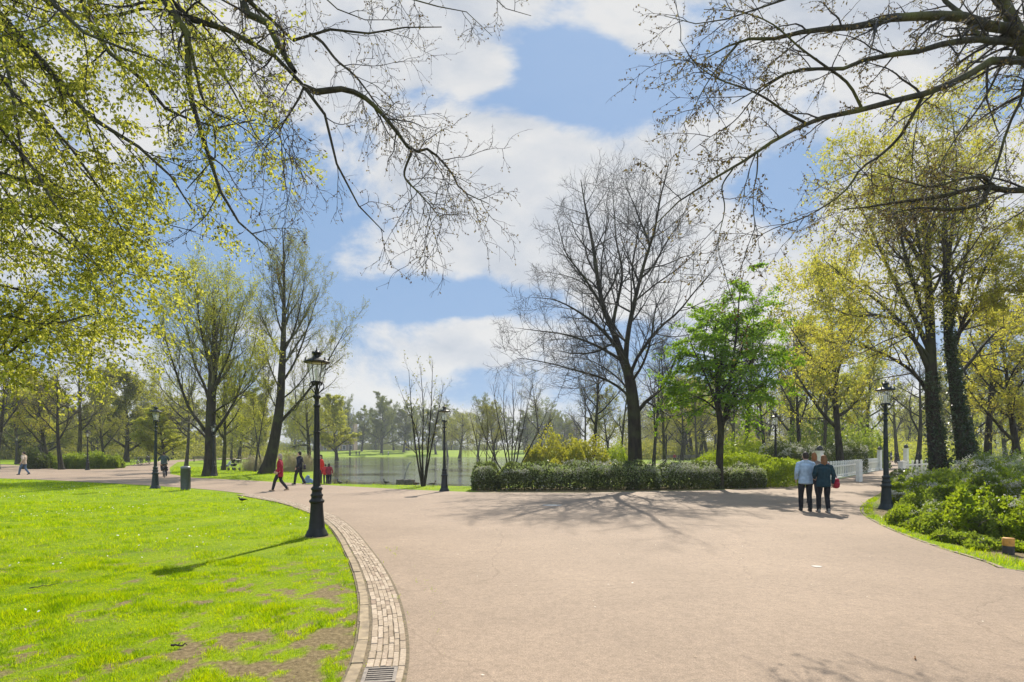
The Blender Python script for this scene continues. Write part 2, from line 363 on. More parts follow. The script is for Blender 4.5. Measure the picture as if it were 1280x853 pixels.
mm = N(nt, 'ShaderNodeMix', data_type='RGBA'); nt.links.new(at.outputs['Fac'], mm.inputs[0]); nt.links.new(mg.outputs[2], mm.inputs[6]); nt.links.new(s1.outputs[0], mm.inputs[7])
bs = N(nt, 'ShaderNodeBsdfPrincipled'); bs.inputs['Roughness'].default_value = .9; bs.inputs['Specular IOR Level'].default_value = .15
nt.links.new(mm.outputs[2], bs.inputs['Base Color'])
bp = N(nt, 'ShaderNodeBump'); bp.inputs['Strength'].default_value = .8; bp.inputs['Distance'].default_value = .03; nt.links.new(nb_.outputs['Fac'], bp.inputs['Height']); nt.links.new(bp.outputs[0], bs.inputs['Normal'])
nt.links.new(bs.outputs[0], out.inputs[0])
tag(link('ground', mesh_np('ground', V, Q, attrs={'soil': soil}), MAT_GROUND), kind='structure')

# --- water
m, nt, out = new_mat('pond_water')
b = N(nt, 'ShaderNodeBsdfPrincipled'); b.inputs['Base Color'].default_value = (.045, .038, .024, 1); b.inputs['Roughness'].default_value = .06; b.inputs['IOR'].default_value = 1.33
tcw = N(nt, 'ShaderNodeTexCoord'); mpw = N(nt, 'ShaderNodeMapping'); mpw.inputs['Scale'].default_value = (1, 1.6, 1); nt.links.new(tcw.outputs['Object'], mpw.inputs[0])
nw = N(nt, 'ShaderNodeTexNoise'); nw.inputs['Scale'].default_value = 2.2; nw.inputs['Detail'].default_value = 5; nt.links.new(mpw.outputs[0], nw.inputs['Vector'])
nw2 = N(nt, 'ShaderNodeTexNoise'); nw2.inputs['Scale'].default_value = .055; nw2.inputs['Detail'].default_value = 3; nt.links.new(mpw.outputs[0], nw2.inputs['Vector'])
rw = ramp(nt, nw2.outputs['Fac'], [(.40, (.06,) * 3), (.60, (1.0,) * 3)])
bw = N(nt, 'ShaderNodeBump'); bw.inputs['Distance'].default_value = .06; nt.links.new(rw.outputs[0], bw.inputs['Strength']); nt.links.new(nw.outputs['Fac'], bw.inputs['Height']); nt.links.new(bw.outputs[0], b.inputs['Normal'])
nt.links.new(b.outputs[0], out.inputs[0])
pc = np.array(POND).mean(0)
sheet('water', [(x + (x - pc[0]) * .03, y + (y - pc[1]) * .03) for x, y in POND], WATER_Z, m)

# --- the paths: pale pinkish asphalt with fine chippings
m, nt, out = new_mat('path_asphalt'); MAT_PATH = m
tcp = N(nt, 'ShaderNodeTexCoord')
def tn(scale, det=6, ro=.6):
    n = N(nt, 'ShaderNodeTexNoise'); n.inputs['Scale'].default_value = scale; n.inputs['Detail'].default_value = det; n.inputs['Roughness'].default_value = ro
    nt.links.new(tcp.outputs['Object'], n.inputs['Vector']); return n
p1, p2, p3 = tn(.35, 5), tn(5, 6, .7), tn(70, 4, .85)
c1 = ramp(nt, p1.outputs['Fac'], [(.3, (.215, .157, .107)), (.7, (.278, .204, .140))])
c2 = ramp(nt, p2.outputs['Fac'], [(.3, (.90, .90, .90)), (.7, (1.07, 1.07, 1.07))])
c3 = ramp(nt, p3.outputs['Fac'], [(.25, (.42, .41, .40)), (.5, (1, 1, 1)), (.74, (1.7, 1.7, 1.72))])
ma = N(nt, 'ShaderNodeMix', data_type='RGBA', blend_type='MULTIPLY'); ma.inputs[0].default_value = 1; nt.links.new(c1.outputs[0], ma.inputs[6]); nt.links.new(c2.outputs[0], ma.inputs[7])
mb = N(nt, 'ShaderNodeMix', data_type='RGBA', blend_type='MULTIPLY'); mb.inputs[0].default_value = .8; nt.links.new(ma.outputs[2], mb.inputs[6]); nt.links.new(c3.outputs[0], mb.inputs[7])
p4 = tn(17, 5, .75); c4 = ramp(nt, p4.outputs['Fac'], [(.3, (.80, .80, .79)), (.5, (1, 1, 1)), (.7, (1.17, 1.17, 1.18))])
md = N(nt, 'ShaderNodeMix', data_type='RGBA', blend_type='MULTIPLY'); md.inputs[0].default_value = 1; nt.links.new(mb.outputs[2], md.inputs[6]); nt.links.new(c4.outputs[0], md.inputs[7]); mb = md
# hairline cracks with dark dirt in them
vo = N(nt, 'ShaderNodeTexVoronoi', feature='DISTANCE_TO_EDGE'); vo.inputs['Scale'].default_value = .22
wp = tn(1.2, 5); wpm = N(nt, 'ShaderNodeMix', data_type='RGBA', blend_type='LINEAR_LIGHT'); wpm.inputs[0].default_value = .35; nt.links.new(tcp.outputs['Object'], wpm.inputs[6]); nt.links.new(wp.outputs['Color'], wpm.inputs[7]); nt.links.new(wpm.outputs[2], vo.inputs['Vector'])
ck = ramp(nt, vo.outputs['Distance'], [(.0, (.80, .79, .78)), (.0035, (1, 1, 1))])
mc = N(nt, 'ShaderNodeMix', data_type='RGBA', blend_type='MULTIPLY'); mc.inputs[0].default_value = 1; nt.links.new(mb.outputs[2], mc.inputs[6]); nt.links.new(ck.outputs[0], mc.inputs[7])
b = N(nt, 'ShaderNodeBsdfPrincipled'); b.inputs['Roughness'].default_value = .8; b.inputs['Specular IOR Level'].default_value = .25
nt.links.new(mc.outputs[2], b.inputs['Base Color'])
bp = N(nt, 'ShaderNodeBump'); bp.inputs['Strength'].default_value = .5; bp.inputs['Distance'].default_value = .006; nt.links.new(p3.outputs['Fac'], bp.inputs['Height']); nt.links.new(bp.outputs[0], b.inputs['Normal'])
nt.links.new(b.outputs[0], out.inputs[0])
sheet('path', PATH, .012, MAT_PATH)
# a pale path crossing the far lawns on the right
far_path = [(24, 62), (44, 74), (44, 77), (23, 66)]
sheet('far_path', [(13, 70), (45, 92), (46, 95), (12, 73.5)], .012, MAT_PATH)

# --- brick gutter along the lawn
def offset_pt(c, s_arr, S, off):
    """points at arc length S, offset to the left of travel"""
    x = np.interp(S, s_arr, c[:, 0]); y = np.interp(S, s_arr, c[:, 1])
    x2 = np.interp(S + .05, s_arr, c[:, 0]); y2 = np.interp(S + .05, s_arr, c[:, 1])
    x1 = np.interp(S - .05, s_arr, c[:, 0]); y1 = np.interp(S - .05, s_arr, c[:, 1])
    tx, ty = x2 - x1, y2 - y1; L = np.hypot(tx, ty)
    return x - ty / L * off, y + tx / L * off
gc = curve2(LEFT_EDGE, .1); gs = np.concatenate([[0], np.cumsum(np.linalg.norm(np.diff(gc, axis=0), axis=1))])
S0 = np.interp(4.72, gc[:, 1], gs); S1 = np.interp(23.5, gc[:, 1], gs); SN = np.interp(3.0, gc[:, 1], gs)
def brick_run(courses, s0, s1, off0, gap=.006, z0=-.03, zt=.024, jit=.003, rs=5, off_fn=None):
    r = np.random.default_rng(rs); Vs, cols = [], []
    o = off0
    for (w, bl) in courses:
        s = s0 + r.random() * bl * .5 - bl * .4
        s = max(s, s0)
        while s < s1:
            l = bl * (1 + (r.random() - .5) * .12); e = min(s + l, s1)
            a, b_ = s + gap / 2, e - gap / 2
            if b_ - a > .02:
                zz_ = zt + (r.random() - .5) * 2.6 * jit; dz = (r.random() - .5) * .003
                oo = o + (r.random() - .5) * .007
                P = []
                for (ss, of) in ((a, oo + gap / 2), (b_, oo + gap / 2), (b_, oo + w - gap / 2), (a, oo + w - gap / 2)):
                    P.append(offset_pt(gc, gs, ss, of))
                P = np.array(P); c_ = P.mean(0); Pt = c_ + (P - c_) * np.array([1, 1]) - np.sign(P - c_) * .003
                v = np.zeros((12, 3)); v[:4, :2] = P; v[:4, 2] = z0; v[4:8, :2] = P; v[4:8, 2] = zz_ - .004; v[8:, :2] = Pt; v[8:, 2] = zz_ + np.array([dz, -dz, -dz, dz])
                Vs.append(v)
            s = e
        o += w
    Vs = np.array(Vs); M = len(Vs)
    # curve runs away from the camera, offset is to its left: corners are clockwise seen from above
    q = np.array([[8, 9, 10, 11], [4, 5, 9, 8], [5, 6, 10, 9], [6, 7, 11, 10], [7, 4, 8, 11], [0, 1, 5, 4], [1, 2, 6, 5], [2, 3, 7, 6], [3, 0, 4, 7]])
    Q = (np.arange(M)[:, None, None] * 12 + q[None]).reshape(-1, 4)
    return Vs.reshape(-1, 3), Q
m, nt, out = new_mat('gutter_brick'); MAT_BRICK = m
geo = N(nt, 'ShaderNodeNewGeometry'); tcb = N(nt, 'ShaderNodeTexCoord')
r1 = ramp(nt, geo.outputs['Random Per Island'], [(0, (.27, .205, .14)), (.3, (.34, .265, .185)), (.6, (.38, .30, .215)), (.85, (.42, .335, .245)), (1, (.25, .18, .125))])
nn = N(nt, 'ShaderNodeTexNoise'); nn.inputs['Scale'].default_value = 30; nn.inputs['Detail'].default_value = 6; nt.links.new(tcb.outputs['Object'], nn.inputs['Vector'])
r2 = ramp(nt, nn.outputs['Fac'], [(.3, (.75, .75, .75)), (.7, (1.1, 1.1, 1.1))])
mxx = N(nt, 'ShaderNodeMix', data_type='RGBA', blend_type='MULTIPLY'); mxx.inputs[0].default_value = 1; nt.links.new(r1.outputs[0], mxx.inputs[6]); nt.links.new(r2.outputs[0], mxx.inputs[7])
b = N(nt, 'ShaderNodeBsdfPrincipled'); b.inputs['Roughness'].default_value = .85; b.inputs['Specular IOR Level'].default_value = .2; nt.links.new(mxx.outputs[2], b.inputs['Base Color'])
bp = N(nt, 'ShaderNodeBump'); bp.inputs['Strength'].default_value = .5; bp.inputs['Distance'].default_value = .005; nt.links.new(nn.outputs['Fac'], bp.inputs['Height']); nt.links.new(bp.outputs[0], b.inputs['Normal'])
nt.links.new(b.outputs[0], out.inputs[0])
Vb, Qb = brick_run([(.058, .20), (.05, .17), (.05, .19), (.05, .18), (.05, .19), (.062, .20)], S0, S1, 0.0)
tag(link('brick_gutter', mesh_np('brick_gutter', Vb, Qb, smooth=False), MAT_BRICK), kind='structure')
Vb, Qb = brick_run([(.058, .20)], SN, S0 - .005, 0.0, rs=9)
tag(link('gutter_edge_bricks', mesh_np('gutter_edge_bricks', Vb, Qb, smooth=False), MAT_BRICK), kind='structure')
MAT_KERB = simple('kerb_stone', (.25, .19, .115), .9, var=.35, scale=9, bump=.5)
Vb, Qb = brick_run([(.105, .62)], SN, S1, .345, gap=.012, zt=.03, jit=.006, rs=3)
tag(link('kerb_stones', mesh_np('kerb_stones', Vb, Qb, smooth=False), MAT_KERB), kind='structure')
MAT_JOINT = simple('joint_soil', (.13, .098, .055), .95, var=.4, scale=25, bump=.6)
ss = np.linspace(SN, S1, 160)
la = [offset_pt(gc, gs, s, -.03) for s in ss]; lb = [offset_pt(gc, gs, s, .47) for s in ss]
Vg = np.array([[(a[0], a[1], .016), (b_[0], b_[1], .016)] for a, b_ in zip(la, lb)]).reshape(-1, 3); ig = np.arange(len(ss) - 1) * 2
tag(link('gutter_bed', mesh_np('gutter_bed', Vg, np.stack([ig, ig + 2, ig + 3, ig + 1], 1)), MAT_JOINT), kind='structure')
# thin brick edging on the right hand verge
rc = curve2(RIGHT_EDGE, .1); rs_ = np.concatenate([[0], np.cumsum(np.linalg.norm(np.diff(rc, axis=0), axis=1))])
gc_, gs_ = gc, gs; gc, gs = rc, rs_
sa = rs_[np.argmin(np.hypot(rc[:, 0] - G(1075, 638)[0], rc[:, 1] - G(1075, 638)[1]))]; sb = rs_[np.argmin(np.hypot(rc[:, 0] - 9.6, rc[:, 1] - 7.3))]
Vb, Qb = brick_run([(.07, .21)], sa - 3.0, sb, 0.02, zt=.018, jit=.006, rs=12)
tag(link('verge_edge_bricks', mesh_np('verge_edge_bricks', Vb, Qb, smooth=False), simple('verge_brick', (.22, .165, .11), .9, var=.35, scale=6, bump=.3)), kind='structure')
gc, gs = gc_, gs_

# --- cast iron drain grate at the head of the gutter
MAT_IRON_RUST = simple('grate_iron', (.17, .145, .12), .65, metal=.35, var=.25, scale=20, bump=.2)
gr = empty('drain_grate', (0, 0, 0)); tag(gr, 'small slotted iron drain grate set at the near end of the brick gutter', 'drain')
gx, gy = offset_pt(gc, gs, S0 - .19, .185); hx, hy = offset_pt(gc, gs, S0 - .03, .185)
gr.location = (gx, gy, .018); gr.rotation_euler = (0, 0, math.atan2(hy - gy, hx - gx) - math.pi / 2)
f = MB()
for sx in (-1, 1): f.box((sx * .118, 0, 0), (.03, .30, .024))
for sy in (-1, 1): f.box((0, sy * .14, 0), (.204, .02, .024))
f.build('frame', MAT_IRON_RUST, gr)
f = MB()
for i in range(6): f.box((0, -.105 + i * .042, -.002), (.203, .020, .016))
f.build('slats', MAT_IRON_RUST, gr)
f = MB(); f.box((0, 0, -.012), (.2, .28, .004)); f.build('drain_pit', simple('pit_dark', (.012, .011, .010), .9), gr)

# --- grass blades, daisies, scraps of litter
def blades(n, xlo, xhi, ylo, yhi, dens_y, accept, h, w, rs):
    r = np.random.default_rng(rs)
    y = r.uniform(ylo, yhi, n * 3); x = r.uniform(xlo, xhi, n * 3)
    k = r.random(len(x)) < dens_y(y)
    x, y = x[k], y[k]; k = accept(x, y, r); x, y = x[k][:n], y[k][:n]
    M = len(x); d = np.hypot(x, y)
    tuft = fbm(x * 2.3, y * 2.3, 31, 4)
    hh = h * (.22 + 1.75 * np.clip((tuft - .28) * 1.8, 0, 1) ** 1.5) * r.uniform(.6, 1.3, M) * (1 + d * .012); ww = w * r.uniform(.7, 1.3, M) * (1 + .16 * d)
    a = r.uniform(0, 2 * math.pi, M); lean = r.uniform(.15, 1.1, M) * hh; la_ = r.uniform(0, 2 * math.pi, M)
    V = np.zeros((M, 4, 3)); ca, sa_ = np.cos(a) * ww / 2, np.sin(a) * ww / 2
    V[:, 0] = np.stack([x - ca, y - sa_, 0 * x - .004], 1); V[:, 1] = np.stack([x + ca, y + sa_, 0 * x - .004], 1)
    tx, ty = x + np.cos(la_) * lean, y + np.sin(la_) * lean
    V[:, 2] = np.stack([tx + ca * .25, ty + sa_ * .25, hh], 1); V[:, 3] = np.stack([tx - ca * .25, ty - sa_ * .25, hh], 1)
    V[:, :, 2] += gz(x, y)[:, None]
    return V.reshape(-1, 3), np.arange(M * 4).reshape(-1, 4)
gut_left = np.array([offset_pt(gc, gs, s, .46) for s in np.linspace(SN - 3, gs[-1] - 1, 200)])
LAWN = [tuple(p) for p in gut_left] + [(-75, 47), (-75, -2)]
def acc_lawn(x, y, r):
    k = in_poly(x, y, LAWN) & (x > -.93 * y - 1.0)
    w = wear(x, y); gp = fbm(x * 3.1 + 5, y * 3.1, 77, 3)
    return k & (r.random(len(x)) > w * 1.02) & (r.random(len(x)) < .25 + 1.5 * np.clip(gp - .22, 0, 1))
g = MB()
g.add(*blades(150000, -9.5, -.6, 3.6, 9.5, lambda y: np.clip(1.1 - (y - 4) * .12, .2, 1), acc_lawn, .040, .0026, 1))
g.add(*blades(110000, -19, -1.8, 9.5, 20, lambda y: np.clip(1.0 - (y - 9) * .06, .2, 1), acc_lawn, .040, .0026, 2))
g.add(*blades(70000, -44, -7, 20, 38, lambda y: np.clip(1.0 - (y - 20) * .04, .15, 1), acc_lawn, .042, .0026, 3))
far_poly = [tuple(p) for p in FAR_EDGE[13:23]] + [(-.5, 28.7), (-2.3, 29.2), (-6.5, 30.4), (-10.8, 31.4), (-12.5, 36), (-17, 46), (-30, 62), (-38, 64)]
def acc_far(x, y, r): return in_poly(x, y, far_poly)
g.add(*blades(26000, -40, 0, 25.5, 66, lambda y: 0 * y + 1, acc_far, .05, .0028, 4))
verge = [tuple(p) for p in re_ if 7 < p[1] < 24] + [(12, 9)] + [tuple(p) for p in rb[::-1]]
def acc_verge(x, y, r):
    k = in_poly(x, y, verge); return k & (fbm(x * 1.3, y * 1.3, 55, 4) > .40)
g.add(*blades(26000, 6, 16, 7, 22, lambda y: 0 * y + 1, acc_verge, .06, .003, 5))
# tufts growing out of the gutter joints
def acc_joint(x, y, r):
    d = dist_poly(x, y, np.array([offset_pt(gc, gs, s, 0) for s in np.linspace(SN, S1, 60)]), closed=False)
    k = (np.abs(d - .33) < .02) | ((d < .022) & (x > np.interp(y, gc[:, 1], gc[:, 0]) - .01)) | (np.abs(d - .46) < .03) | (np.abs(d - .06) < .008)
    return k & (fbm(x * 4, y * 4, 91, 3) > .52)
g.add(*blades(4500, -3.5, -.55, 4.3, 11, lambda y: 0 * y + 1, acc_joint, .028, .0026, 6))
MAT_GRASS = leaf_mat('grass_blade', [(.11, .19, .001), (.20, .275, .001), (.26, .30, .002), (.09, .165, .001), (.23, .29, .001)], [(.33, .54, .0), (.55, .70, .0), (.62, .70, .001), (.26, .46, .0), (.54, .69, .0)], .56, .6, .08)
def patchy(m, scale, lo, hi):
    """patches of yellower and of deeper green grass"""
    nt = m.node_tree; tc = N(nt, 'ShaderNodeTexCoord'); no = N(nt, 'ShaderNodeTexNoise'); no.inputs['Scale'].default_value = scale; no.inputs['Detail'].default_value = 6; no.inputs['Roughness'].default_value = .65
    nt.links.new(tc.outputs['Object'], no.inputs['Vector']); r = ramp(nt, no.outputs['Fac'], [(.34, lo), (.5, (1, 1, 1)), (.66, hi)])
    for n in [q for q in nt.nodes if q.type in ('BSDF_PRINCIPLED', 'BSDF_TRANSLUCENT')]:
        i = n.inputs['Base Color'] if n.type == 'BSDF_PRINCIPLED' else n.inputs['Color']; src = i.links[0].from_socket
        mx = N(nt, 'ShaderNodeMix', data_type='RGBA', blend_type='MULTIPLY'); mx.inputs[0].default_value = 1; nt.links.new(src, mx.inputs[6]); nt.links.new(r.outputs[0], mx.inputs[7]); nt.links.new(mx.outputs[2], i)
patchy(MAT_GRASS, 3.2, (.34, .50, .4), (1.22, 1.04, .8))
tag(g.build('grass', MAT_GRASS), kind='stuff')
r = np.random.default_rng(12); x = r.uniform(-26, -1.5, 4000); y = r.uniform(5, 29, 4000)
k = in_poly(x, y, LAWN) & (fbm(x * .5, y * .5, 41, 3) > .56) & (wear(x, y) < .3); x, y = x[k][:420], y[k][:420]
s = r.uniform(.006, .011, len(x)) * (1 + .03 * y); V = np.zeros((len(x), 4, 3))
for i, (a, b_) in enumerate(((-1, -1), (1, -1), (1, 1), (-1, 1))): V[:, i] = np.stack([x + a * s, y + b_ * s, .05 + .3 * s * b_ + r.uniform(0, .02, len(x))], 1)
tag(link('daisies', mesh_np('daisies', V.reshape(-1, 3), np.arange(len(x) * 4).reshape(-1, 4)), leaf_mat('daisy_petal', [(.75, .75, .70), (.8, .8, .78)], [(.6, .6, .5)], .3)), kind='stuff')
x = r.uniform(-6, 16, 900); y = r.uniform(4.5, 26, 900); k = in_poly(x, y, PATH); x, y = x[k][:420], y[k][:420]
s = r.uniform(.004, .013, len(x)); a = r.uniform(0, 6.28, len(x)); V = np.zeros((len(x), 4, 3))
for i in range(4): V[:, i] = np.stack([x + np.cos(a + i * 1.57) * s * (1.5 if i % 2 else .8), y + np.sin(a + i * 1.57) * s * (1.5 if i % 2 else .8), .018 + .006 * r.random(len(x))], 1)
tag(link('fallen_petals', mesh_np('fallen_petals', V.reshape(-1, 3), np.arange(len(x) * 4).reshape(-1, 4)), leaf_mat('dry_petal', [(.7, .66, .58), (.35, .25, .13), (.2, .14, .07), (.62, .58, .48)], [(.3, .25, .15)], .2)), kind='stuff')
# ================================================================== lamps, bins, railings and other furniture
MAT_IRON = simple('painted_cast_iron', (.012, .012, .011), .5, var=.3, scale=9, bump=.12, spec=.28)
MAT_IRONG = simple('painted_cast_iron_green', (.012, .019, .018), .5, var=.3, scale=9, bump=.12, spec=.28)
m, nt, out = new_mat('lantern_glass'); MAT_GLASS = m
t = N(nt, 'ShaderNodeBsdfTransparent'); t.inputs[0].default_value = (.93, .95, .94, 1); gl = N(nt, 'ShaderNodeBsdfPrincipled'); gl.inputs['Base Color'].default_value = (.72, .74, .72, 1); gl.inputs['Roughness'].default_value = .12
tl = N(nt, 'ShaderNodeBsdfTranslucent'); tl.inputs[0].default_value = (.85, .86, .82, 1)
m0 = N(nt, 'ShaderNodeMixShader'); m0.inputs[0].default_value = .5; nt.links.new(gl.outputs[0], m0.inputs[1]); nt.links.new(tl.outputs[0], m0.inputs[2])
mxg = N(nt, 'ShaderNodeMixShader'); mxg.inputs[0].default_value = .17; nt.links.new(t.outputs[0], mxg.inputs[1]); nt.links.new(m0.outputs[0], mxg.inputs[2]); nt.links.new(mxg.outputs[0], out.inputs[0])
MAT_GILT = simple('lantern_ceiling', (.42, .34, .18), .5, var=.2)
MAT_BULB = simple('bulb_white', (.75, .74, .68), .3, var=.05)

def make_lamp(iron):
    root = empty('street_lamp')
    b = MB()
    b.lathe([(.235, -.05), (.235, .035), (.215, .06), (.205, .10), (.172, .15), (.160, .20), (.163, .24), (.150, .27)], k=16)
    b.lathe([(.150, .27), (.140, .34), (.128, .52), (.120, .66), (.124, .69)], k=24, flute=12, fl_amp=.05)
    b.lathe([(.124, .69), (.150, .71), (.158, .735), (.150, .76), (.118, .785), (.112, .83), (.128, .85), (.128, .875), (.104, .90), (.098, .96), (.118, .985), (.120, 1.01), (.092, 1.04), (.075, 1.06)], k=20)
    b.build('base', iron, root, smooth=True)
    b = MB()
    b.lathe([(.075, 1.06), (.066, 1.4), (.060, 1.9), (.054, 2.45), (.050, 2.72)], k=20, flute=10, fl_amp=.05)
    b.lathe([(.050, 2.72), (.066, 2.735), (.072, 2.76), (.060, 2.785), (.046, 2.80), (.046, 2.90), (.060, 2.915), (.080, 2.94), (.085, 2.965), (.055, 2.99), (.038, 3.02), (.036, 3.06)], k=16)
    for z in (1.62, 2.2): b.lathe([(.062, z - .02), (.070, z - .012), (.070, z + .012), (.062, z + .02)], k=16)
    b.build('pole', iron, root, smooth=True)
    b = MB()                                                # the scrolled cradle that carries the lantern
    for i in range(4):
        a = i * math.pi / 2 + .4; ca, sa = math.cos(a), math.sin(a)
        pts = [(.03, 3.0), (.075, 3.07), (.135, 3.13), (.155, 3.19), (.135, 3.235), (.105, 3.225), (.103, 3.195)]
        p = resample([(ca * r_, sa * r_, z) for r_, z in pts], 18); b.tube(p, .010, 6)
        p = resample([(ca * .034, sa * .034, 3.04), (ca * .06, sa * .06, 3.16), (ca * .10, sa * .10, 3.25)], 10); b.tube(p, .009, 6)
    b.lathe([(.10, 3.243), (.128, 3.243), (.132, 3.255), (.128, 3.267), (.10, 3.267), (.10, 3.243)], k=18)
    b.lathe([(.034, 3.05), (.03, 3.25), (.055, 3.262), (.02, 3.285)], k=10)
    b.build('bracket', iron, root, smooth=True)
    # lantern: six tapering panes
    b = MB(); n = 6
    for i in range(n):
        a = i * 2 * math.pi / n
        b.tube([(math.cos(a) * .118, math.sin(a) * .118, 3.267), (math.cos(a) * .198, math.sin(a) * .198, 3.665)], .0075, 5)
    for r_, z in ((.120, 3.272), (.200, 3.662)):
        for i in range(n):
            a, c = i * 2 * math.pi / n, (i + 1) * 2 * math.pi / n
            b.tube([(math.cos(a) * r_, math.sin(a) * r_, z), (math.cos(c) * r_, math.sin(c) * r_, z)], .008, 5)
    b.build('lantern_frame', iron, root)
    b = MB(); v, q = [], []
    for i in range(n):
        a, c = i * 2 * math.pi / n, (i + 1) * 2 * math.pi / n; k = len(v)
        v += [(math.cos(a) * .116, math.sin(a) * .116, 3.275), (math.cos(c) * .116, math.sin(c) * .116, 3.275), (math.cos(c) * .194, math.sin(c) * .194, 3.658), (math.cos(a) * .194, math.sin(a) * .194, 3.658)]
        q.append([k, k + 1, k + 2, k + 3])
    b.add(v, q); b.build('glass', MAT_GLASS, root)
    b = MB(); b.lathe([(.0, 3.29), (.028, 3.29), (.028, 3.38), (.042, 3.40), (.046, 3.44), (.046, 3.50), (.030, 3.54), (.0, 3.55)], k=12); b.build('bulb', MAT_BULB, root, smooth=True)
    b = MB()
    b.lathe([(.205, 3.668), (.268, 3.672), (.275, 3.684), (.262, 3.700), (.215, 3.722), (.150, 3.752), (.100, 3.772), (.075, 3.785), (.072, 3.85), (.095, 3.862), (.098, 3.885), (.070, 3.90), (.045, 3.91), (.030, 3.935), (.012, 3.96), (.006, 4.02)], k=24)
    for i in range(6):
        a = i * math.pi / 3 + .26; b.lathe([(.0, 3.69), (.020, 3.69), (.024, 3.715), (.012, 3.735), (.017, 3.75), (.004, 3.78)], (math.cos(a) * .235, math.sin(a) * .235, 0), k=8)
    for i in range(8):
        a = i * math.pi / 4; b.lathe([(.0, 3.86), (.014, 3.865), (.012, 3.895), (.002, 3.92)], (math.cos(a) * .088, math.sin(a) * .088, 0), k=6)
    b.build('roof', iron, root, smooth=True)
    b = MB(); b.lathe([(.0, 3.664), (.204, 3.664), (.204, 3.667), (.0, 3.667)], k=18); b.build('reflector', MAT_GILT, root)
    return root
lamp0 = make_lamp(MAT_IRON); lampg = make_lamp(MAT_IRONG)
LAMPS = [(396, 670, 1.0, 0, 0, 'tall black cast iron lamp on the lawn where the brick gutter curves'),
         (194, 611, 1.0, .01, 0, 'green black iron lamp beside the dark litter bin at the lawn edge'),
         (555.5, 614.5, .97, .05, 0, 'slightly tilted black lamp on the grass strip between the path and the pond'),
         (1108, 637, 1.0, .008, 0, 'tall black lamp at the corner of the shrub bed beside the bridge approach'),
         (969.5, 607, .97, 0, 0, 'slim black lamp rising out of the hedge behind the walking couple'),
         (267, 595.5, .97, 0, 0, 'black lamp standing against the trunk of the spreading lawn willow'),
         (109.5, 588, .96, 0, 0, 'distant black lamp in front of the low green bushes across the left path'),
         (21, 581, .97, 0, 0, 'farthest black lamp in the shade behind the walker in the beige jacket'),
         (1090, 584, .95, 0, 0, 'small distant black lamp rising behind the white bridge railing'),
         (-2, 586.5, .97, 0, 0, 'black lamp with pale glass half cut off by the photo edge')]
for i, (px, py, s, tilt, _, lab) in enumerate(LAMPS):
    o = lamp0 if i == 0 else (lampg if i == 1 else copy_tree(lampg if i in (3,) else lamp0))
    x, y = G(px, py); o.location = (x, y, gz1(x, y)); o.scale = (s,) * 3; o.rotation_euler = (0, tilt, .3 + i * .7)
    tag(o, lab, 'street lamp', 'black cast iron park lamps')

# --- litter bin
MAT_BIN = simple('bin_grey_green', (.035, .045, .033), .5, var=.2, scale=7, bump=.05); MAT_BINL = simple('bin_lid', (.12, .125, .11), .4, var=.15)
x, y = G(232, 613); bn = empty('litter_bin', (x, y, 0), .2); tag(bn, 'dark green cylindrical litter bin with a grey lid on the lawn edge', 'litter bin')
b = MB(); b.lathe([(.0, .02), (.20, .02), (.205, .05), (.205, .08), (.198, .09), (.198, .96), (.205, .97), (.205, 1.0)], k=28, flute=0); b.build('body', MAT_BIN, bn, smooth=True)
b = MB()
for i in range(14):
    a = i * 2 * math.pi / 14; b.box((math.cos(a) * .2015, math.sin(a) * .2015, .52), (.008, .02, .84), rz=a)
b.build('slats', MAT_BIN, bn)
b = MB(); b.lathe([(.215, 1.0), (.218, 1.02), (.21, 1.06), (.17, 1.095), (.115, 1.11), (.105, 1.10), (.105, 1.03), (.0, 1.03)], k=28); b.build('lid', MAT_BINL, bn, smooth=True)

# --- white bridge railings
MAT_WHITE = simple('bridge_white_paint', (.72, .70, .63), .5, var=.1, scale=5, bump=.05); MAT_CAP = simple('post_cap_black', (.02, .02, .022), .45)
def railing(A, B, label, n, hgt=1.08):
    A, B = np.array(A), np.array(B); L = np.linalg.norm(B - A); rz = math.atan2(B[1] - A[1], B[0] - A[0])
    root = empty('bridge_railing', (A[0], A[1], 0), rz); tag(root, label, 'railing', 'white timber railings of the bridge')
    for z, th in ((.18, .09), (.80, .10)):
        b = MB(); b.box((L / 2, 0, z), (L, .06, th)); b.build('rail', MAT_WHITE, root)
    b = MB(); b.box((L / 2, 0, .035), (L, .16, .07)); b.build('kerb', MAT_WHITE, root)
    me = None
    for i in range(n):
        if me is None:
            b = MB(); b.box((0, 0, .47), (.11, .10, .90)); b.lathe([(.075, .92), (.08, .94), (.055, .965), (.066, 1.0), (.070, 1.03), (.05, 1.07), (.0, hgt)], k=10)
            o = b.build('post', MAT_WHITE, root); me = o.data
        else: o = bpy.data.objects.new('post', me); col.objects.link(o); o.parent = root
        o.location = (L * i / (n - 1), 0, .07)
    return root
railing(G(1020, 603.2), G(1098, 588), 'long white bridge railing with round topped posts behind the walking couple', 32)
railing(G(1129, 596), (35.2, 46.2), 'short white railing running from the flat topped post to the ivy trunk', 11)
def gatepost(px, py, h, label, cap=True):
    x, y = G(px, py); root = empty('gate_post', (x, y, 0), .5); tag(root, label, 'post', 'white gate posts at the bridge')
    b = MB(); b.box((0, 0, h * .44), (.30, .30, h * .88)); b.box((0, 0, h * .895), (.38, .38, .05)); b.box((0, 0, .1), (.37, .37, .2)); b.build('shaft', MAT_WHITE, root)
    b = MB(); b.lathe([(.13, h * .91), (.17, h * .93), (.19, h * .97), (.15, h * 1.01), (.08, h * 1.045), (.03, h * 1.06)], k=14); b.build('cap', MAT_CAP, root, smooth=True)
gatepost(1024.5, 602.5, 2.0, 'white gate post with black cap just behind the walking couple')
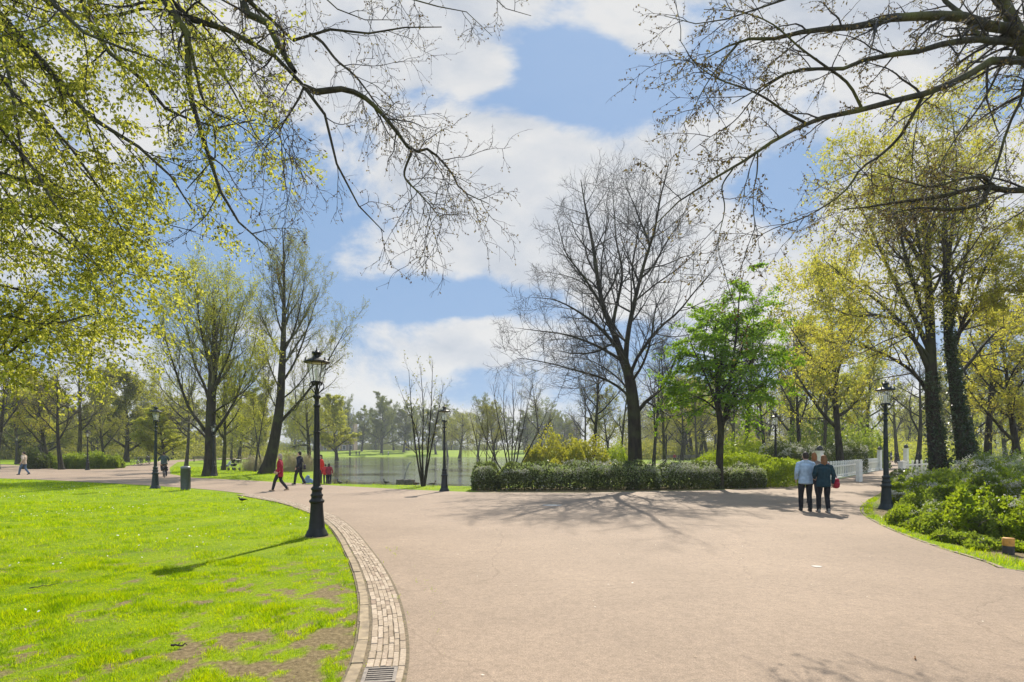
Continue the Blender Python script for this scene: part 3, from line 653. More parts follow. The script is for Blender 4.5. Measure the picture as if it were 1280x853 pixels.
gatepost(1099.5, 588, 2.1, 'white gate post with black cap at the far end of the long railing')
gatepost(1132.5, 590, 2.25, 'white gate post with black cap behind the short railing by the ivy trunk')
x, y = G(1127.5, 597); fp = empty('railing_end_post', (x, y, 0), .4); tag(fp, 'squat white flat topped post where the short bridge railing begins', 'post')
b = MB(); b.box((0, 0, .52), (.32, .32, 1.04)); b.build('shaft', MAT_WHITE, fp); b = MB(); b.box((0, 0, 1.07), (.40, .40, .06)); b.build('cap', MAT_WHITE, fp)
x, y = G(1074, 602.5); bo = empty('bollard', (x, y, 0), .3); tag(bo, 'white square bollard standing alone in the bridge approach', 'bollard')
b = MB(); b.box((0, 0, .59), (.24, .24, 1.18)); b.build('shaft', MAT_WHITE, bo); b = MB(); b.box((0, 0, 1.2), (.29, .29, .05)); b.build('cap', MAT_WHITE, bo)

# --- stump post in the bed at the right
x, y = G(1260.5, 693); st = empty('marker_post', (x, y, 0)); tag(st, 'short round timber post with ochre top and black base in front of the shrubs', 'post')
b = MB(); b.lathe([(.085, -.05), (.086, .15)], k=18); b.build('base', simple('tarred_wood', (.03, .03, .025), .8, var=.4, scale=14, bump=.5), st, smooth=True)
b = MB(); b.lathe([(.086, .15), (.087, .275), (.084, .283), (.0, .283)], k=18); b.build('top', simple('ochre_wood', (.42, .20, .03), .65, var=.3, scale=14, bump=.3), st, smooth=True)

# --- benches and picnic tables in the far lawn
MAT_BENCH = simple('bench_wood', (.10, .085, .07), .7, var=.3, bump=.2)
def bench(px, py, rz, label, i, s=1.0):
    x, y = G(px, py); root = empty('park_bench', (x, y, gz1(x, y)), rz, s); tag(root, label, 'bench', 'park benches on the far side')
    b = MB()
    for k in range(4): b.box((0, -.18 + k * .12, .45), (1.9, .10, .04))
    b.build('seat', MAT_BENCH, root); b = MB()
    for k in range(3): b.box((0, .24 + k * .03, .58 + k * .14), (1.9, .035, .11))
    b.build('backrest', MAT_BENCH, root)
    for sx in (-1, 1):
        b = MB(); b.box((sx * .75, -.16, .215), (.06, .06, .43)); b.box((sx * .75, .27, .43), (.06, .06, .86)); b.box((sx * .75, .05, .41), (.05, .46, .05)); b.build('leg', MAT_IRON, root)
bench(838, 576.2, 3.0, 'dark park bench under the bare trees with a person beside it', 0, 1.2)
bench(853, 576.6, 3.3, 'dark park bench in the middle of the row beyond the hedge', 1, 1.2)
bench(868, 576.0, 3.1, 'dark park bench nearest the trunk of the bright green tree', 2, 1.2)
bench(249, 577.5, 3.4, 'pale grey bench on the far lawn behind the left willows', 3)
bench(340, 575.0, 3.0, 'small bench among the reeds at the left shore', 4)

# --- pond: timber mooring block, slab and slanting white pole
MAT_OLDW = simple('weathered_timber', (.085, .075, .06), .85, var=.4, scale=6, bump=.5); MAT_POLE = simple('bleached_pole', (.24, .24, .22), .6, var=.2)
x, y = 31.2 * (500 - 640) / F, 31.2
b = MB(); b.box((0, 0, .06), (.38, .42, .56)); b.box((0, 0, .35), (.34, .38, .03)); o = b.build('mooring_block', MAT_OLDW); o.location = (x, y, -.12); o.rotation_euler = (0, 0, .3); tag(o, 'squat dark timber block on the pond edge beside the slanting pole', 'block')
b = MB(); b.box((0, 0, 0), (.60, .30, .20)); b.tube([(-.29, 0, .1), (0, 0, .12), (.29, 0, .1)], [.10, .11, .10], 10); o = b.build('fallen_log', MAT_OLDW); o.location = (x + .52, y + .1, .03); o.rotation_euler = (0, 0, .1); tag(o, 'short dark log lying in the shallows against the timber block', 'log')
pz = empty('leaning_pole', (x + .1, y + .5, -.35)); tag(pz, 'bent whitish pole leaning out of the pond beside the timber block', 'pole')
b = MB(); b.tube(resample([(0, 0, 0), (.06, 0, .7), (.22, 0, 1.25)], 12), [.03] * 12, 8); b.build('shaft', MAT_POLE, pz, smooth=True)
b = MB(); b.tube(resample([(.22, 0, 1.22), (.3, 0, 1.42), (.43, 0, 1.52)], 10), np.linspace(.055, .03, 10), 8); b.build('tip', MAT_POLE, pz, smooth=True)
MAT_STICK = simple('dark_twig', (.045, .03, .018), .9, var=.3)
def twig(px, py, L, rz, label, mat=MAT_STICK, r0=.012):
    x, y = G(px, py); rr = np.random.default_rng(int(px)); P = np.stack([np.linspace(-L / 2, L / 2, 8), rr.normal(0, L * .03, 8), .012 + r0 + np.abs(rr.normal(0, .008, 8))], 1)
    b = MB(); b.tube(P, np.linspace(r0, r0 * .4, 8), 6); b.tube(resample([P[3], P[3] + (L * .12, L * .13, .02)], 5), np.linspace(r0 * .6, r0 * .2, 5), 5)
    o = b.build('fallen_twig', mat, smooth=True); o.location = (x, y, 0); o.rotation_euler = (0, 0, rz); tag(o, label, 'twig')
twig(224, 811, .14, .1, 'broken dark twig lying on the worn patch of the near lawn')
twig(55, 735, .30, 1.0, 'thin dark twig on the sunny grass far from the gutter', r0=.007)
twig(1144, 826, .055, .9, 'curled brown scrap of bark on the asphalt near the branch shadows', simple('brown_bark', (.25, .13, .05), .8), r0=.008)
# pale worn patch on the path
x, y = G(690, 632.3); a = np.linspace(0, 2 * math.pi, 22)[:-1]; rr = np.random.default_rng(4).uniform(.8, 1.1, 21)
o = sheet('paint_patch', [(x + .33 * math.cos(q) * k, y + .22 * math.sin(q) * k) for q, k in zip(a, rr)], .017, simple('faded_white_paint', (.48, .44, .38), .8, var=.15, scale=5))
x, y = G(1021, 709.3)
o = sheet('paint_fleck', [(x + .075 * math.cos(q) * k, y + .06 * math.sin(q) * k) for q, k in zip(a, rr)], .017, bpy.data.materials['faded_white_paint'])
# far houses behind the trees
MAT_BRICKH = simple('far_brick', (.16, .11, .085), .9, var=.2, scale=2); MAT_ROOFH = simple('far_roof', (.09, .095, .11), .8, var=.2, scale=2); MAT_WIN = simple('far_window', (.05, .06, .07), .15, var=.1); MAT_FR = simple('far_frame', (.6, .58, .54), .6)
def house(px, d, w, h, rz, label, floors=4, bays=5):
    x = (px - 640) / F * d; root = empty('town_house', (x, d, 1.5), rz); tag(root, label, 'building', 'town houses behind the park trees')
    b = MB(); b.box((0, 0, h / 2 - 1), (w, 10, h + 2)); b.build('wall', MAT_BRICKH, root)
    b = MB(); v = [(-w/2-.3, -5.3, h), (w/2+.3, -5.3, h), (w/2+.3, 5.3, h), (-w/2-.3, 5.3, h), (-w/2+1.5, -1, h+3.6), (w/2-1.5, -1, h+3.6), (w/2-1.5, 1, h+3.6), (-w/2+1.5, 1, h+3.6)]
    b.add(v, [[0,3,2,1],[4,5,6,7],[0,1,5,4],[1,2,6,5],[2,3,7,6],[3,0,4,7]]); rf = b.build('roof', MAT_ROOFH, root)
    b = MB(); b.box((w * .25, 0, h + 4), (1.2, .9, 2.6)); b.build('chimney', MAT_BRICKH, rf)
    for f in range(floors):
        for k in range(bays):
            cx = -w / 2 + w * (k + .5) / bays; cz = 1.8 + f * (h - 1.5) / floors
            b = MB(); b.box((cx, -5.02, cz), (1.5, .08, 2.1)); wn = b.build('window', MAT_FR, root)
            b = MB(); b.box((cx, -5.07, cz), (1.26, .06, 1.86)); b.build('pane', MAT_WIN, wn)
house(421, 262, 17, 14, .1, 'dark brick house with grey roof glimpsed over the far lawn behind trees', 4, 6)
house(690, 300, 30, 12, -.15, 'long pale roofed house in the haze between the bare trunks', 3, 8)
# ================================================================== tree growing
def children(P, Rr, K, tr=(.2, 1.0), ang=(45, 12), lr=.5, labs=None, shape=.55, rr=.55, n=6, wig=.12, trop=(0, 0, .05), rend=.25, rmin=.004, flat=0.0, seed=0, rmax=9, tmid=None):
    """grow K children on each polyline; returns points, radii, position along the parent"""
    r = np.random.default_rng(seed)
    M, n0 = P.shape[:2]
    L = np.linalg.norm(np.diff(P, axis=1), axis=2).sum(1)
    K = np.broadcast_to(np.asarray(K), (M,)).astype(int)
    idx = np.repeat(np.arange(M), K); j = np.concatenate([np.arange(k) for k in K]) if len(idx) else np.zeros(0, int)
    C = len(idx)
    t = tr[0] + (tr[1] - tr[0]) * (j + r.random(C)) / np.maximum(K[idx], 1)
    f = np.clip(t, 0, .9999) * (n0 - 1); i = f.astype(int); w = (f - i)[:, None]
    pos = P[idx, i] * (1 - w) + P[idx, i + 1] * w; rad = Rr[idx, i] * (1 - w[:, 0]) + Rr[idx, i + 1] * w[:, 0]
    T = nrm(P[idx, i + 1] - P[idx, i])
    ref = np.where(np.abs(T[:, 2:3]) < .9, np.array([[0, 0, 1.0]]), np.array([[1.0, 0, 0]]))
    U = nrm(np.cross(T, ref)); Vv = np.cross(U, T)          # U is horizontal
    az = j * 2.4 + r.uniform(0, 6.28, M)[idx] + r.normal(0, .5, C)
    cu, cv = np.cos(az), np.sin(az) * (1 - flat)
    q = np.hypot(cu, cv) + 1e-6; cu, cv = cu / q, cv / q
    a = np.radians(np.clip(r.normal(ang[0], ang[1], C), 8, 120))
    D = nrm(np.cos(a)[:, None] * T + np.sin(a)[:, None] * (cu[:, None] * U + cv[:, None] * Vv))
    if labs is not None: ln = r.uniform(labs[0], labs[1], C) * (1 - shape * t)
    else: ln = L[idx] * lr * (1 - shape * t) * r.uniform(.65, 1.3, C)
    if tmid: ln = ln * (1 - tmid[1] * ((t - tmid[0]) / .5) ** 2).clip(.2)
    r0 = np.clip(np.minimum(rad * rr, ln * .045), rmin, rmax)
    out = np.zeros((C, n, 3)); out[:, 0] = pos; d = D; st = (ln / (n - 1))[:, None]
    trop = np.asarray(trop, float)
    for k in range(1, n):
        d = nrm(d + r.normal(0, wig, (C, 3)) + trop)
        out[:, k] = out[:, k - 1] + d * st
    rads = r0[:, None] * np.linspace(1, rend, n)[None]
    return out, np.maximum(rads, rmin * .45), t

def guides(lst, n=14):
    """hand drawn limbs: (points, r0, r1)"""
    P = np.array([resample(p, n) for p, _, _ in lst]); Rr = np.array([np.linspace(a, b, n) for _, a, b in lst])
    return P, Rr

def leaves(P, per, size, spread=.06, droop=.3, seed=0, tr=(.15, 1.0), aspect=.55, fan=1, fold=.25, flat=0.0):
    """leaf quads scattered along polylines"""
    r = np.random.default_rng(seed); M, n0 = P.shape[:2]
    C = int(M * per); idx = r.integers(0, M, C); t = r.uniform(tr[0], tr[1], C)
    f = np.clip(t, 0, .9999) * (n0 - 1); i = f.astype(int); w = (f - i)[:, None]
    pos = P[idx, i] * (1 - w) + P[idx, i + 1] * w; T = nrm(P[idx, i + 1] - P[idx, i])
    if fan > 1: pos, T = np.repeat(pos, fan, 0), np.repeat(T, fan, 0); C *= fan
    pos = pos + r.normal(0, spread, (C, 3)) * np.array([1, 1, .7])
    D = nrm(T * .5 + r.normal(0, .75, (C, 3)) * np.array([1, 1, 1 - .7 * flat]) + np.array([0, 0, -droop]))
    Nn = r.normal(0, 1, (C, 3)) * np.array([1, 1, 1 - .6 * flat]) + np.array([0, 0, .6 + 1.8 * flat]); S = nrm(np.cross(D, Nn)); Nn = np.cross(S, D)
    s = (r.uniform(.6, 1.3, C) * size)[:, None]
    V = np.zeros((C, 4, 3)); V[:, 0] = pos; V[:, 2] = pos + D * s + Nn * (-.12 * s)
    mid = pos + D * s * .48
    V[:, 1] = mid + S * s * aspect * .5 + Nn * s * fold * .4; V[:, 3] = mid - S * s * aspect * .5 + Nn * s * fold * .4
    return V.reshape(-1, 3), np.arange(C * 4).reshape(-1, 4)

class Tree:
    """wood: list of (P, R, sides, part); leaf quads"""
    def __init__(s): s.wood = {'trunk': MB(), 'crown': MB()}; s.leaf = MB(); s.flower = MB()
    def add(s, P, Rr, k, part='crown'): s.wood[part].add(*tubes(P, Rr, k)); return s
    def build(s, name, label, loc, bark, leafm=None, group='trees of the park', rz=0, sc_=1.0, twigm=None, cat='tree', floc=(0, 0, 0)):
        root = empty(name, loc, rz, sc_); tag(root, label, cat, group)
        if s.wood['trunk'].n: s.wood['trunk'].build('trunk', bark, root, smooth=True)
        cr = s.wood['crown'].build('crown', twigm or bark, root, smooth=True) if s.wood['crown'].n else root
        if s.leaf.n: s.leaf.build('foliage', leafm, cr, smooth=False)
        return root
def flare(pts, r, foot, n=18, h=.7):
    """trunk radii with a root flare"""
    P = resample(pts, n); s = np.concatenate([[0], np.cumsum(np.linalg.norm(np.diff(P, axis=0), axis=1))])
    R0 = np.interp(np.linspace(0, 1, n), np.linspace(0, 1, len(r)), r); return P, R0 * (1 + (foot - 1) * np.exp(-s / h))
def shift(P, o): return P - np.asarray(o, float)

BARK_D = bark_mat('bark_dark', (.012, .010, .007), (.036, .030, .020), (.045, .050, .018))
BARK_G = bark_mat('bark_grey', (.030, .026, .020), (.08, .07, .055), (.075, .080, .035))
BARK_M = bark_mat('bark_mossy', (.018, .016, .010), (.05, .045, .026), (.10, .105, .02), scale=9)
TWIG_D = simple('twig_dark', (.017, .014, .011), .8, var=.3, scale=3)
TWIG_B = simple('twig_brown', (.05, .039, .027), .8, var=.3, scale=3)
TWIG_O = simple('twig_olive', (.085, .080, .035), .8, var=.3, scale=3)
LEAF_ELM = leaf_mat('leaf_spring_elm', [(.10, .12, .010), (.19, .205, .016), (.07, .085, .008), (.24, .24, .03), (.15, .165, .014)], [(.44, .45, .04), (.64, .63, .07), (.24, .26, .015), (.68, .66, .12), (.52, .54, .045)], .53, .6, .25)
LEAF_YEL = leaf_mat('leaf_yellow_green', [(.17, .175, .02), (.23, .225, .03), (.18, .19, .02), (.24, .20, .04)], [(.56, .54, .05), (.62, .58, .07), (.50, .50, .035), (.60, .48, .08)], .55, .6, .25)
LEAF_GRN = leaf_mat('leaf_bright_green', [(.06, .125, .005), (.085, .16, .006), (.07, .14, .005)], [(.25, .46, .006), (.38, .57, .008), (.19, .38, .005)], .5, .55, .3)
LEAF_OLV = leaf_mat('leaf_olive', [(.09, .10, .016), (.125, .13, .022), (.105, .115, .016)], [(.32, .33, .035), (.38, .37, .045), (.29, .31, .03)], .5, .6, .25)
LEAF_WIL = leaf_mat('leaf_willow', [(.17, .185, .02), (.22, .225, .025), (.14, .165, .02)], [(.52, .54, .045), (.58, .57, .055), (.45, .50, .035)], .52, .6, .25)
LEAF_FAR = leaf_mat('leaf_far_green', [(.06, .085, .02), (.085, .105, .025), (.10, .115, .028)], [(.2, .25, .035), (.26, .27, .045)], .45, .6, .2)
LEAF_BUD = leaf_mat('leaf_bronze_bud', [(.035, .024, .012), (.05, .036, .014), (.10, .085, .02), (.03, .02, .01), (.045, .03, .012)], [(.10, .06, .02), (.14, .09, .025), (.36, .30, .07), (.09, .055, .02)], .35, .6, .2)
# ================================================================== the trees one knows by sight
def px_pts(lst, d0, jit=0.0, seed=0, dd=None):
    """limb drawn on the photograph, given its real distance (from d0 to dd along its length)"""
    r = np.random.default_rng(seed); n = len(lst); ph = r.uniform(0, 6.28)
    return [W(x, y, d0 + ((dd - d0) * i / max(n - 1, 1) if dd is not None else 0) + jit * math.sin(ph + i * 1.1)) for i, (x, y) in enumerate(lst)]

def to_px(P):
    P = np.asarray(P); return np.stack([640 + P[:, 0] / P[:, 1] * F, YH - (P[:, 2] - HC) / P[:, 1] * F], 1)
def snap(lst, trunks, tol=16, free=None):
    """limbs start exactly on the wood they grow from"""
    solid = [resample(t, 60) for t in trunks]; out_ = []
    dense = [resample(p, 60) for p, _, _ in lst]
    for i, (p, r0, r1) in enumerate(lst):
        p = [np.array(q, float) for q in p]
        if free is None or i in free:
            cand = np.concatenate(solid + [d for k, d in enumerate(dense) if k != i and (lst[k][1] > r0 * .95)])
            q = to_px(cand) - to_px([p[0]])[0]; dd = np.hypot(q[:, 0], q[:, 1]) * cand[:, 1] / F + .15 * np.abs(cand[:, 1] - p[0][1]); j = int(np.argmin(dd))
            off = cand[j] - p[0]
            if np.linalg.norm(off) < 2.5:
                p = [q_ + off * max(0, 1 - k / 2.5) for k, q_ in enumerate(p)]
        out_.append((p, r0, r1))
    return out_
# ---- big bare tree behind the hedge
D0 = 29.0
tr = Tree()
P, Rr = flare([W(795, 611, D0), W(794, 580, D0), W(792.5, 520, D0), W(789, 485, D0), W(784, 462, D0 + .1), W(775, 440, D0 + .2), W(768, 418, D0 + .2), W(756, 390, D0 + .4), W(749, 360, D0 + .6), W(744, 325, D0 + .8), W(738, 290, D0 + 1), W(731, 255, D0 + 1.1), W(726, 225, D0 + 1.2)], [.38, .35, .33, .31, .27, .2, .15, .12, .10, .085, .07, .045, .02], 1.35, 26)
tr.add(P[None], Rr[None], 14, 'trunk')
L1 = [([(785, 468), (782, 445), (788, 400), (800, 350), (808, 320), (818, 290), (825, 250), (836, 205)], .20, .02, D0, D0 - 1.6),
      ([(788, 470), (795, 450), (802, 440), (812, 424), (830, 405), (848, 390), (868, 365), (890, 340), (905, 325)], .13, .012, D0, D0 - 2.0),
      ([(796, 518), (810, 500), (823, 490), (835, 470), (848, 440), (860, 415)], .15, .015, D0, D0 + 2.5),
      ([(776, 440), (760, 420), (744, 405), (720, 388), (693, 375), (664, 372)], .13, .012, D0 + .2, D0 - 2.2),
      ([(780, 455), (758, 440), (735, 428), (705, 418), (675, 414), (643, 410)], .12, .010, D0, D0 + 2.5),
      ([(790, 500), (770, 482), (745, 470), (715, 462), (690, 455), (650, 448), (640, 452)], .10, .010, D0, D0 - 2.5),
      ([(768, 418), (766, 400), (772, 375), (778, 340), (770, 300), (768, 265), (764, 230)], .13, .012, D0 + .2, D0 + 2.6),
      ([(756, 390), (742, 365), (725, 340), (708, 318), (700, 290), (695, 270)], .10, .010, D0 + .4, D0 - 1.0),
      ([(808, 320), (812, 305), (800, 275), (790, 250), (778, 225)], .09, .01, D0 - .7, D0 + 1.5),
      ([(800, 350), (815, 335), (835, 300), (850, 280), (858, 268)], .08, .01, D0 - .6, D0 + .6),
      ([(784, 430), (770, 410), (752, 380), (732, 356), (708, 345), (682, 340)], .08, .01, D0, D0 + 3.2),
      ([(787, 410), (795, 375), (790, 340), (796, 300), (802, 270), (800, 240)], .10, .01, D0, D0 + 3),
      ([(790, 480), (805, 455), (815, 420), (820, 385), (838, 350)], .10, .01, D0, D0 - 3.2),
      ([(780, 450), (765, 430), (745, 440), (715, 442), (690, 436)], .09, .01, D0, D0 - 4),
      ([(790, 495), (768, 470), (735, 450), (700, 446)], .08, .01, D0, D0 + 4)]
Pg, Rg = guides(snap([(px_pts(p, a, .25, i, b), r0 * .78, r1 * .8) for i, (p, r0, r1, a, b) in enumerate(L1)], [P]), 14)
tr.add(Pg, Rg, 8, 'trunk')
allP = np.concatenate([Pg, resample(P[12:], 14)[None]]); allR = np.concatenate([Rg, np.linspace(.16, .02, 14)[None]])
c1, q1, _ = children(allP, allR, 17, (.15, 1), (48, 14), lr=.44, shape=.5, rr=.48, n=8, wig=.13, trop=(0, 0, .07), seed=11)
c2, q2, _ = children(c1, q1, 9, (.15, 1), (42, 12), lr=.54, shape=.45, rr=.6, n=6, wig=.15, trop=(0, 0, .06), rmin=.0075, seed=12)
c3, q3, _ = children(c2, q2, 4, (.2, 1), (38, 12), lr=.62, shape=.35, rr=.7, n=5, wig=.16, trop=(0, 0, .05), rmin=.006, seed=13)
tr.add(c1, q1, 5).add(c2, q2, 4).add(c3, q3, 3)
o0 = np.array([P[0][0], P[0][1], 0.0])
def place(tr, o0):
    for mbx in list(tr.wood.values()) + [tr.leaf]:
        mbx.V = [v - o0 for v in mbx.V]
    return tuple(o0)
tr.build('bare_tree', 'tall leafless tree with wide dark branches standing just behind the clipped hedge', place(tr, o0), BARK_D, group='single park trees', twigm=TWIG_D)

# ---- bright green young tree in the hedge
D0 = 27.0
tr = Tree()
P, Rr = flare([W(899, 614, D0), W(899, 590, D0), W(900, 560, D0), W(901, 535, D0), W(898, 510, D0), W(896, 470, D0 + .2), W(893, 430, D0 + .3), W(895, 400, D0 + .2)], [.19, .165, .15, .14, .11, .08, .05, .02], 1.3, 20)
tr.add(P[None], Rr[None], 12, 'trunk')
L1 = [([(901, 540), (907, 515), (912, 480), (918, 440), (922, 400), (925, 365), (930, 338)], .10, .012, D0, D0 - .6), ([(903, 530), (915, 505), (924, 480), (940, 450), (955, 425), (968, 405)], .085, .01, D0, D0 + 1.0),
      ([(900, 520), (892, 495), (880, 465), (868, 440), (858, 415)], .08, .01, D0, D0 - 1), ([(902, 545), (908, 520), (925, 500), (955, 480), (985, 458)], .06, .008, D0, D0 - 1.4),
      ([(899, 515), (880, 500), (855, 490), (835, 478)], .05, .008, D0, D0 + 1.3), ([(896, 470), (905, 440), (908, 410), (905, 380)], .06, .008, D0, D0 + 1.2), ([(912, 470), (925, 440), (935, 405), (945, 375)], .06, .008, D0 - .3, D0 + .5), ([(895, 480), (880, 450), (882, 415), (890, 390)], .05, .008, D0, D0 + 1.6)]
Pg, Rg = guides(snap([(px_pts(p, a, .12, i, b), r0, r1) for i, (p, r0, r1, a, b) in enumerate(L1)], [P]), 12)
tr.add(Pg, Rg, 7, 'trunk')
allP = np.concatenate([Pg, resample(P[9:], 12)[None]]); allR = np.concatenate([Rg, np.linspace(.09, .02, 12)[None]])
c1, q1, _ = children(allP, allR, 19, (.12, 1), (70, 12), labs=(1.5, 3.1), shape=.50, rr=.5, n=7, wig=.06, trop=(0, 0, -.035), flat=.55, seed=21, rmin=.006)
c2, q2, _ = children(c1, q1, 9, (.15, 1), (50, 12), lr=.42, shape=.4, rr=.6, n=5, wig=.08, trop=(0, 0, -.06), flat=.85, rmin=.004, seed=22)
tr.add(c1, q1, 5).add(c2, q2, 3)
tr.leaf.add(*leaves(c2, 17, .125, .05, .35, 23, aspect=.62, flat=.75)); tr.leaf.add(*leaves(c1, 24, .125, .07, .35, 24, (.3, 1), aspect=.6, flat=.7))
o0 = np.array([P[0][0], P[0][1], 0.0])
tr.build('young_tree', 'young tree with bright green layered foliage growing out of the clipped hedge', place(tr, o0), BARK_D, LEAF_GRN, group='single park trees', twigm=TWIG_D)

# ---- twin trunked yellow green tree with ivy
D0 = 29.0
tr = Tree()
TA = flare([W(1176, 607, D0), W(1172, 575, D0), W(1168, 540, D0), W(1165, 505, D0), W(1164, 470, D0), W(1163, 430, D0), W(1162, 380, D0), W(1158, 320, D0 + .2), W(1156, 250, D0 + .3), W(1160, 190, D0 + .4)], [.44, .36, .30, .26, .22, .18, .14, .10, .06, .02], 1.25, 24)
TB = flare([W(1217, 607, D0 - .6), W(1209, 575, D0 - .6), W(1202, 540, D0 - .5), W(1197, 510, D0 - .5), W(1192, 470, D0 - .5), W(1186, 430, D0 - .6), W(1184, 380, D0 - .8), W(1182, 320, D0 - .9), W(1181, 250, D0 - 1), W(1178, 170, D0 - 1)], [.50, .38, .29, .23, .19, .16, .12, .09, .06, .02], 1.3, 24)
for P, Rr in (TA, TB): tr.add(P[None], Rr[None], 14, 'trunk')
L1 = [([(1170, 470), (1150, 430), (1125, 400), (1095, 375), (1060, 350), (1030, 325)], .13, .012, D0, D0 - 1), ([(1168, 440), (1145, 395), (1118, 350), (1095, 300), (1075, 260), (1050, 230)], .13, .012, D0, D0 + 1.8), ([(1165, 420), (1148, 370), (1130, 310), (1118, 250), (1108, 200)], .12, .012, D0, D0 - 2),
      ([(1188, 450), (1205, 400), (1225, 350), (1245, 310), (1262, 285)], .12, .012, D0 - .5, D0 - 2), ([(1186, 420), (1200, 360), (1212, 300), (1222, 240), (1226, 190)], .12, .012, D0 - .6, D0 + 2), ([(1172, 500), (1150, 470), (1120, 450), (1085, 435), (1055, 430), (1020, 425)], .11, .01, D0, D0 + 2),
      ([(1190, 480), (1215, 450), (1240, 420), (1268, 400), (1290, 390)], .10, .01, D0 - .5, D0 + 1.6), ([(1162, 370), (1150, 310), (1140, 240), (1142, 180), (1150, 130)], .10, .01, D0, D0 - 1.4), ([(1184, 360), (1190, 290), (1196, 220), (1192, 160), (1186, 118)], .10, .01, D0 - .9, D0 - 1.4),
      ([(1168, 450), (1140, 420), (1105, 395), (1065, 395), (1030, 380), (1005, 375)], .10, .01, D0, D0 - 3), ([(1160, 340), (1130, 290), (1100, 240), (1070, 205), (1055, 190)], .09, .01, D0 + .2, D0 - 1), ([(1186, 430), (1215, 395), (1240, 370), (1275, 350), (1300, 340)], .1, .01, D0 - .6, D0 - 3.2)]
Pg, Rg = guides(snap([(px_pts(p, a, .2, i, b), r0, r1) for i, (p, r0, r1, a, b) in enumerate(L1)], [TA[0], TB[0]]), 14)
tr.add(Pg, Rg, 7, 'trunk')
allP = np.concatenate([Pg, resample(TA[0][10:], 14)[None], resample(TB[0][10:], 14)[None]]); allR = np.concatenate([Rg, np.linspace(.22, .02, 14)[None], np.linspace(.2, .02, 14)[None]])
c1, q1, _ = children(allP, allR, 18, (.18, 1), (50, 14), lr=.40, shape=.45, rr=.5, n=7, wig=.12, trop=(0, 0, .04), seed=31)
c2, q2, _ = children(c1, q1, 9, (.15, 1), (45, 14), lr=.5, shape=.4, rr=.6, n=5, wig=.14, trop=(0, 0, .0), rmin=.005, seed=32)
c3, q3, _ = children(c2, q2, 3, (.2, 1), (42, 14), lr=.6, shape=.3, rr=.7, n=4, wig=.14, trop=(0, 0, -.03), rmin=.0045, seed=33)
tr.add(c1, q1, 5).add(c2, q2, 3).add(c3, q3, 3)
tr.leaf.add(*leaves(c3, 7.0, .115, .08, .3, 34, aspect=.62)); tr.leaf.add(*leaves(c2, 6, .115, .08, .3, 35, aspect=.62))
o0 = np.array([P[0][0], P[0][1], 0.0])
twin = tr.build('twin_trunk_tree', 'big yellow green tree with two ivy clad trunks in the white flowered shrubs', place(tr, o0), BARK_D, LEAF_YEL, group='single park trees', twigm=TWIG_B)
LEAF_IVY = leaf_mat('leaf_ivy', [(.018, .035, .010), (.03, .055, .014), (.022, .04, .012)], [(.05, .09, .012), (.07, .11, .02)], .25, .35, .5)
iv = MB(); r = np.random.default_rng(37)
for (P, Rr), n_, hi in ((TA, 1500, .34), (TB, 3600, .60)):
    t = r.random(n_) ** 1.5 * hi; f = t * (len(P) - 1); i = f.astype(int); w = (f - i)[:, None]
    c_ = P[i] * (1 - w) + P[i + 1] * w; rad = Rr[i]; a = r.normal(-1.2, 1.3, n_)
    Pp = np.stack([c_ + np.stack([np.cos(a), np.sin(a), 0 * a], 1) * (rad * 1.02)[:, None], c_ + np.stack([np.cos(a), np.sin(a), 0 * a], 1) * (rad * 1.02 + r.uniform(.04, .15, n_))[:, None] + np.array([0, 0, -.03])], 1)
    iv.add(*leaves(Pp, 1.6, .10, .03, .5, 38, aspect=.85))
iv.V = [v - o0 for v in iv.V]
iv.build('ivy', LEAF_IVY, twin)

# ---- pair of upright trees on the lawn at the left
def upright(name, label, trunk, limbs, D0, kid, seed, leafm, leafn, leafs, bark=BARK_D, tw=TWIG_O, foot=1.5, trop=.10, nl=14, k=(16, 9, 3), **kw):
    tr = Tree(); P, Rr = flare([W(x, y, D0) for x, y, _ in trunk], [q for _, _, q in trunk], foot, 22)
    tr.add(P[None], Rr[None], 12, 'trunk')
    Pg, Rg = guides(snap([(px_pts(p, a + D0, .3, i + seed, b + D0), r0 * .62, r1 * .7) for i, (p, r0, r1, a, b) in enumerate(limbs)], [P]), nl)
    tr.add(Pg, Rg, 7, 'trunk')
    allP = np.concatenate([Pg, resample(P[7:], nl)[None]]); allR = np.concatenate([Rg, np.linspace(Rr[7] * .9, .02, nl)[None]])
    c1, q1, _ = children(allP, allR, k[0], (.15, 1), (kid[0], 10), lr=kid[1], shape=.45, rr=.5, n=8, wig=.08, trop=(0, 0, trop), seed=seed + 1)
    c2, q2, _ = children(c1, q1, k[1], (.15, 1), (32, 10), lr=.45, shape=.4, rr=.6, n=6, wig=.10, trop=(0, 0, trop * .8), rmin=.007, seed=seed + 2)
    c3, q3, _ = children(c2, q2, k[2] + 1, (.2, 1), (30, 10), lr=.7, shape=.3, rr=.7, n=4, wig=.12, trop=(0, 0, trop * .5), rmin=.006, seed=seed + 3)
    tr.add(c1, q1, 5).add(c2, q2, 3).add(c3, q3, 3)
    if leafn: tr.leaf.add(*leaves(c3, leafn, leafs, .08, .2, seed + 4, aspect=.45)); tr.leaf.add(*leaves(c2, leafn, leafs, .08, .2, seed + 5, aspect=.45))
    o0 = np.array([P[0][0], P[0][1], 0.0])
    return tr.build(name, label, place(tr, o0), bark, leafm, group='single park trees', twigm=tw, **kw)
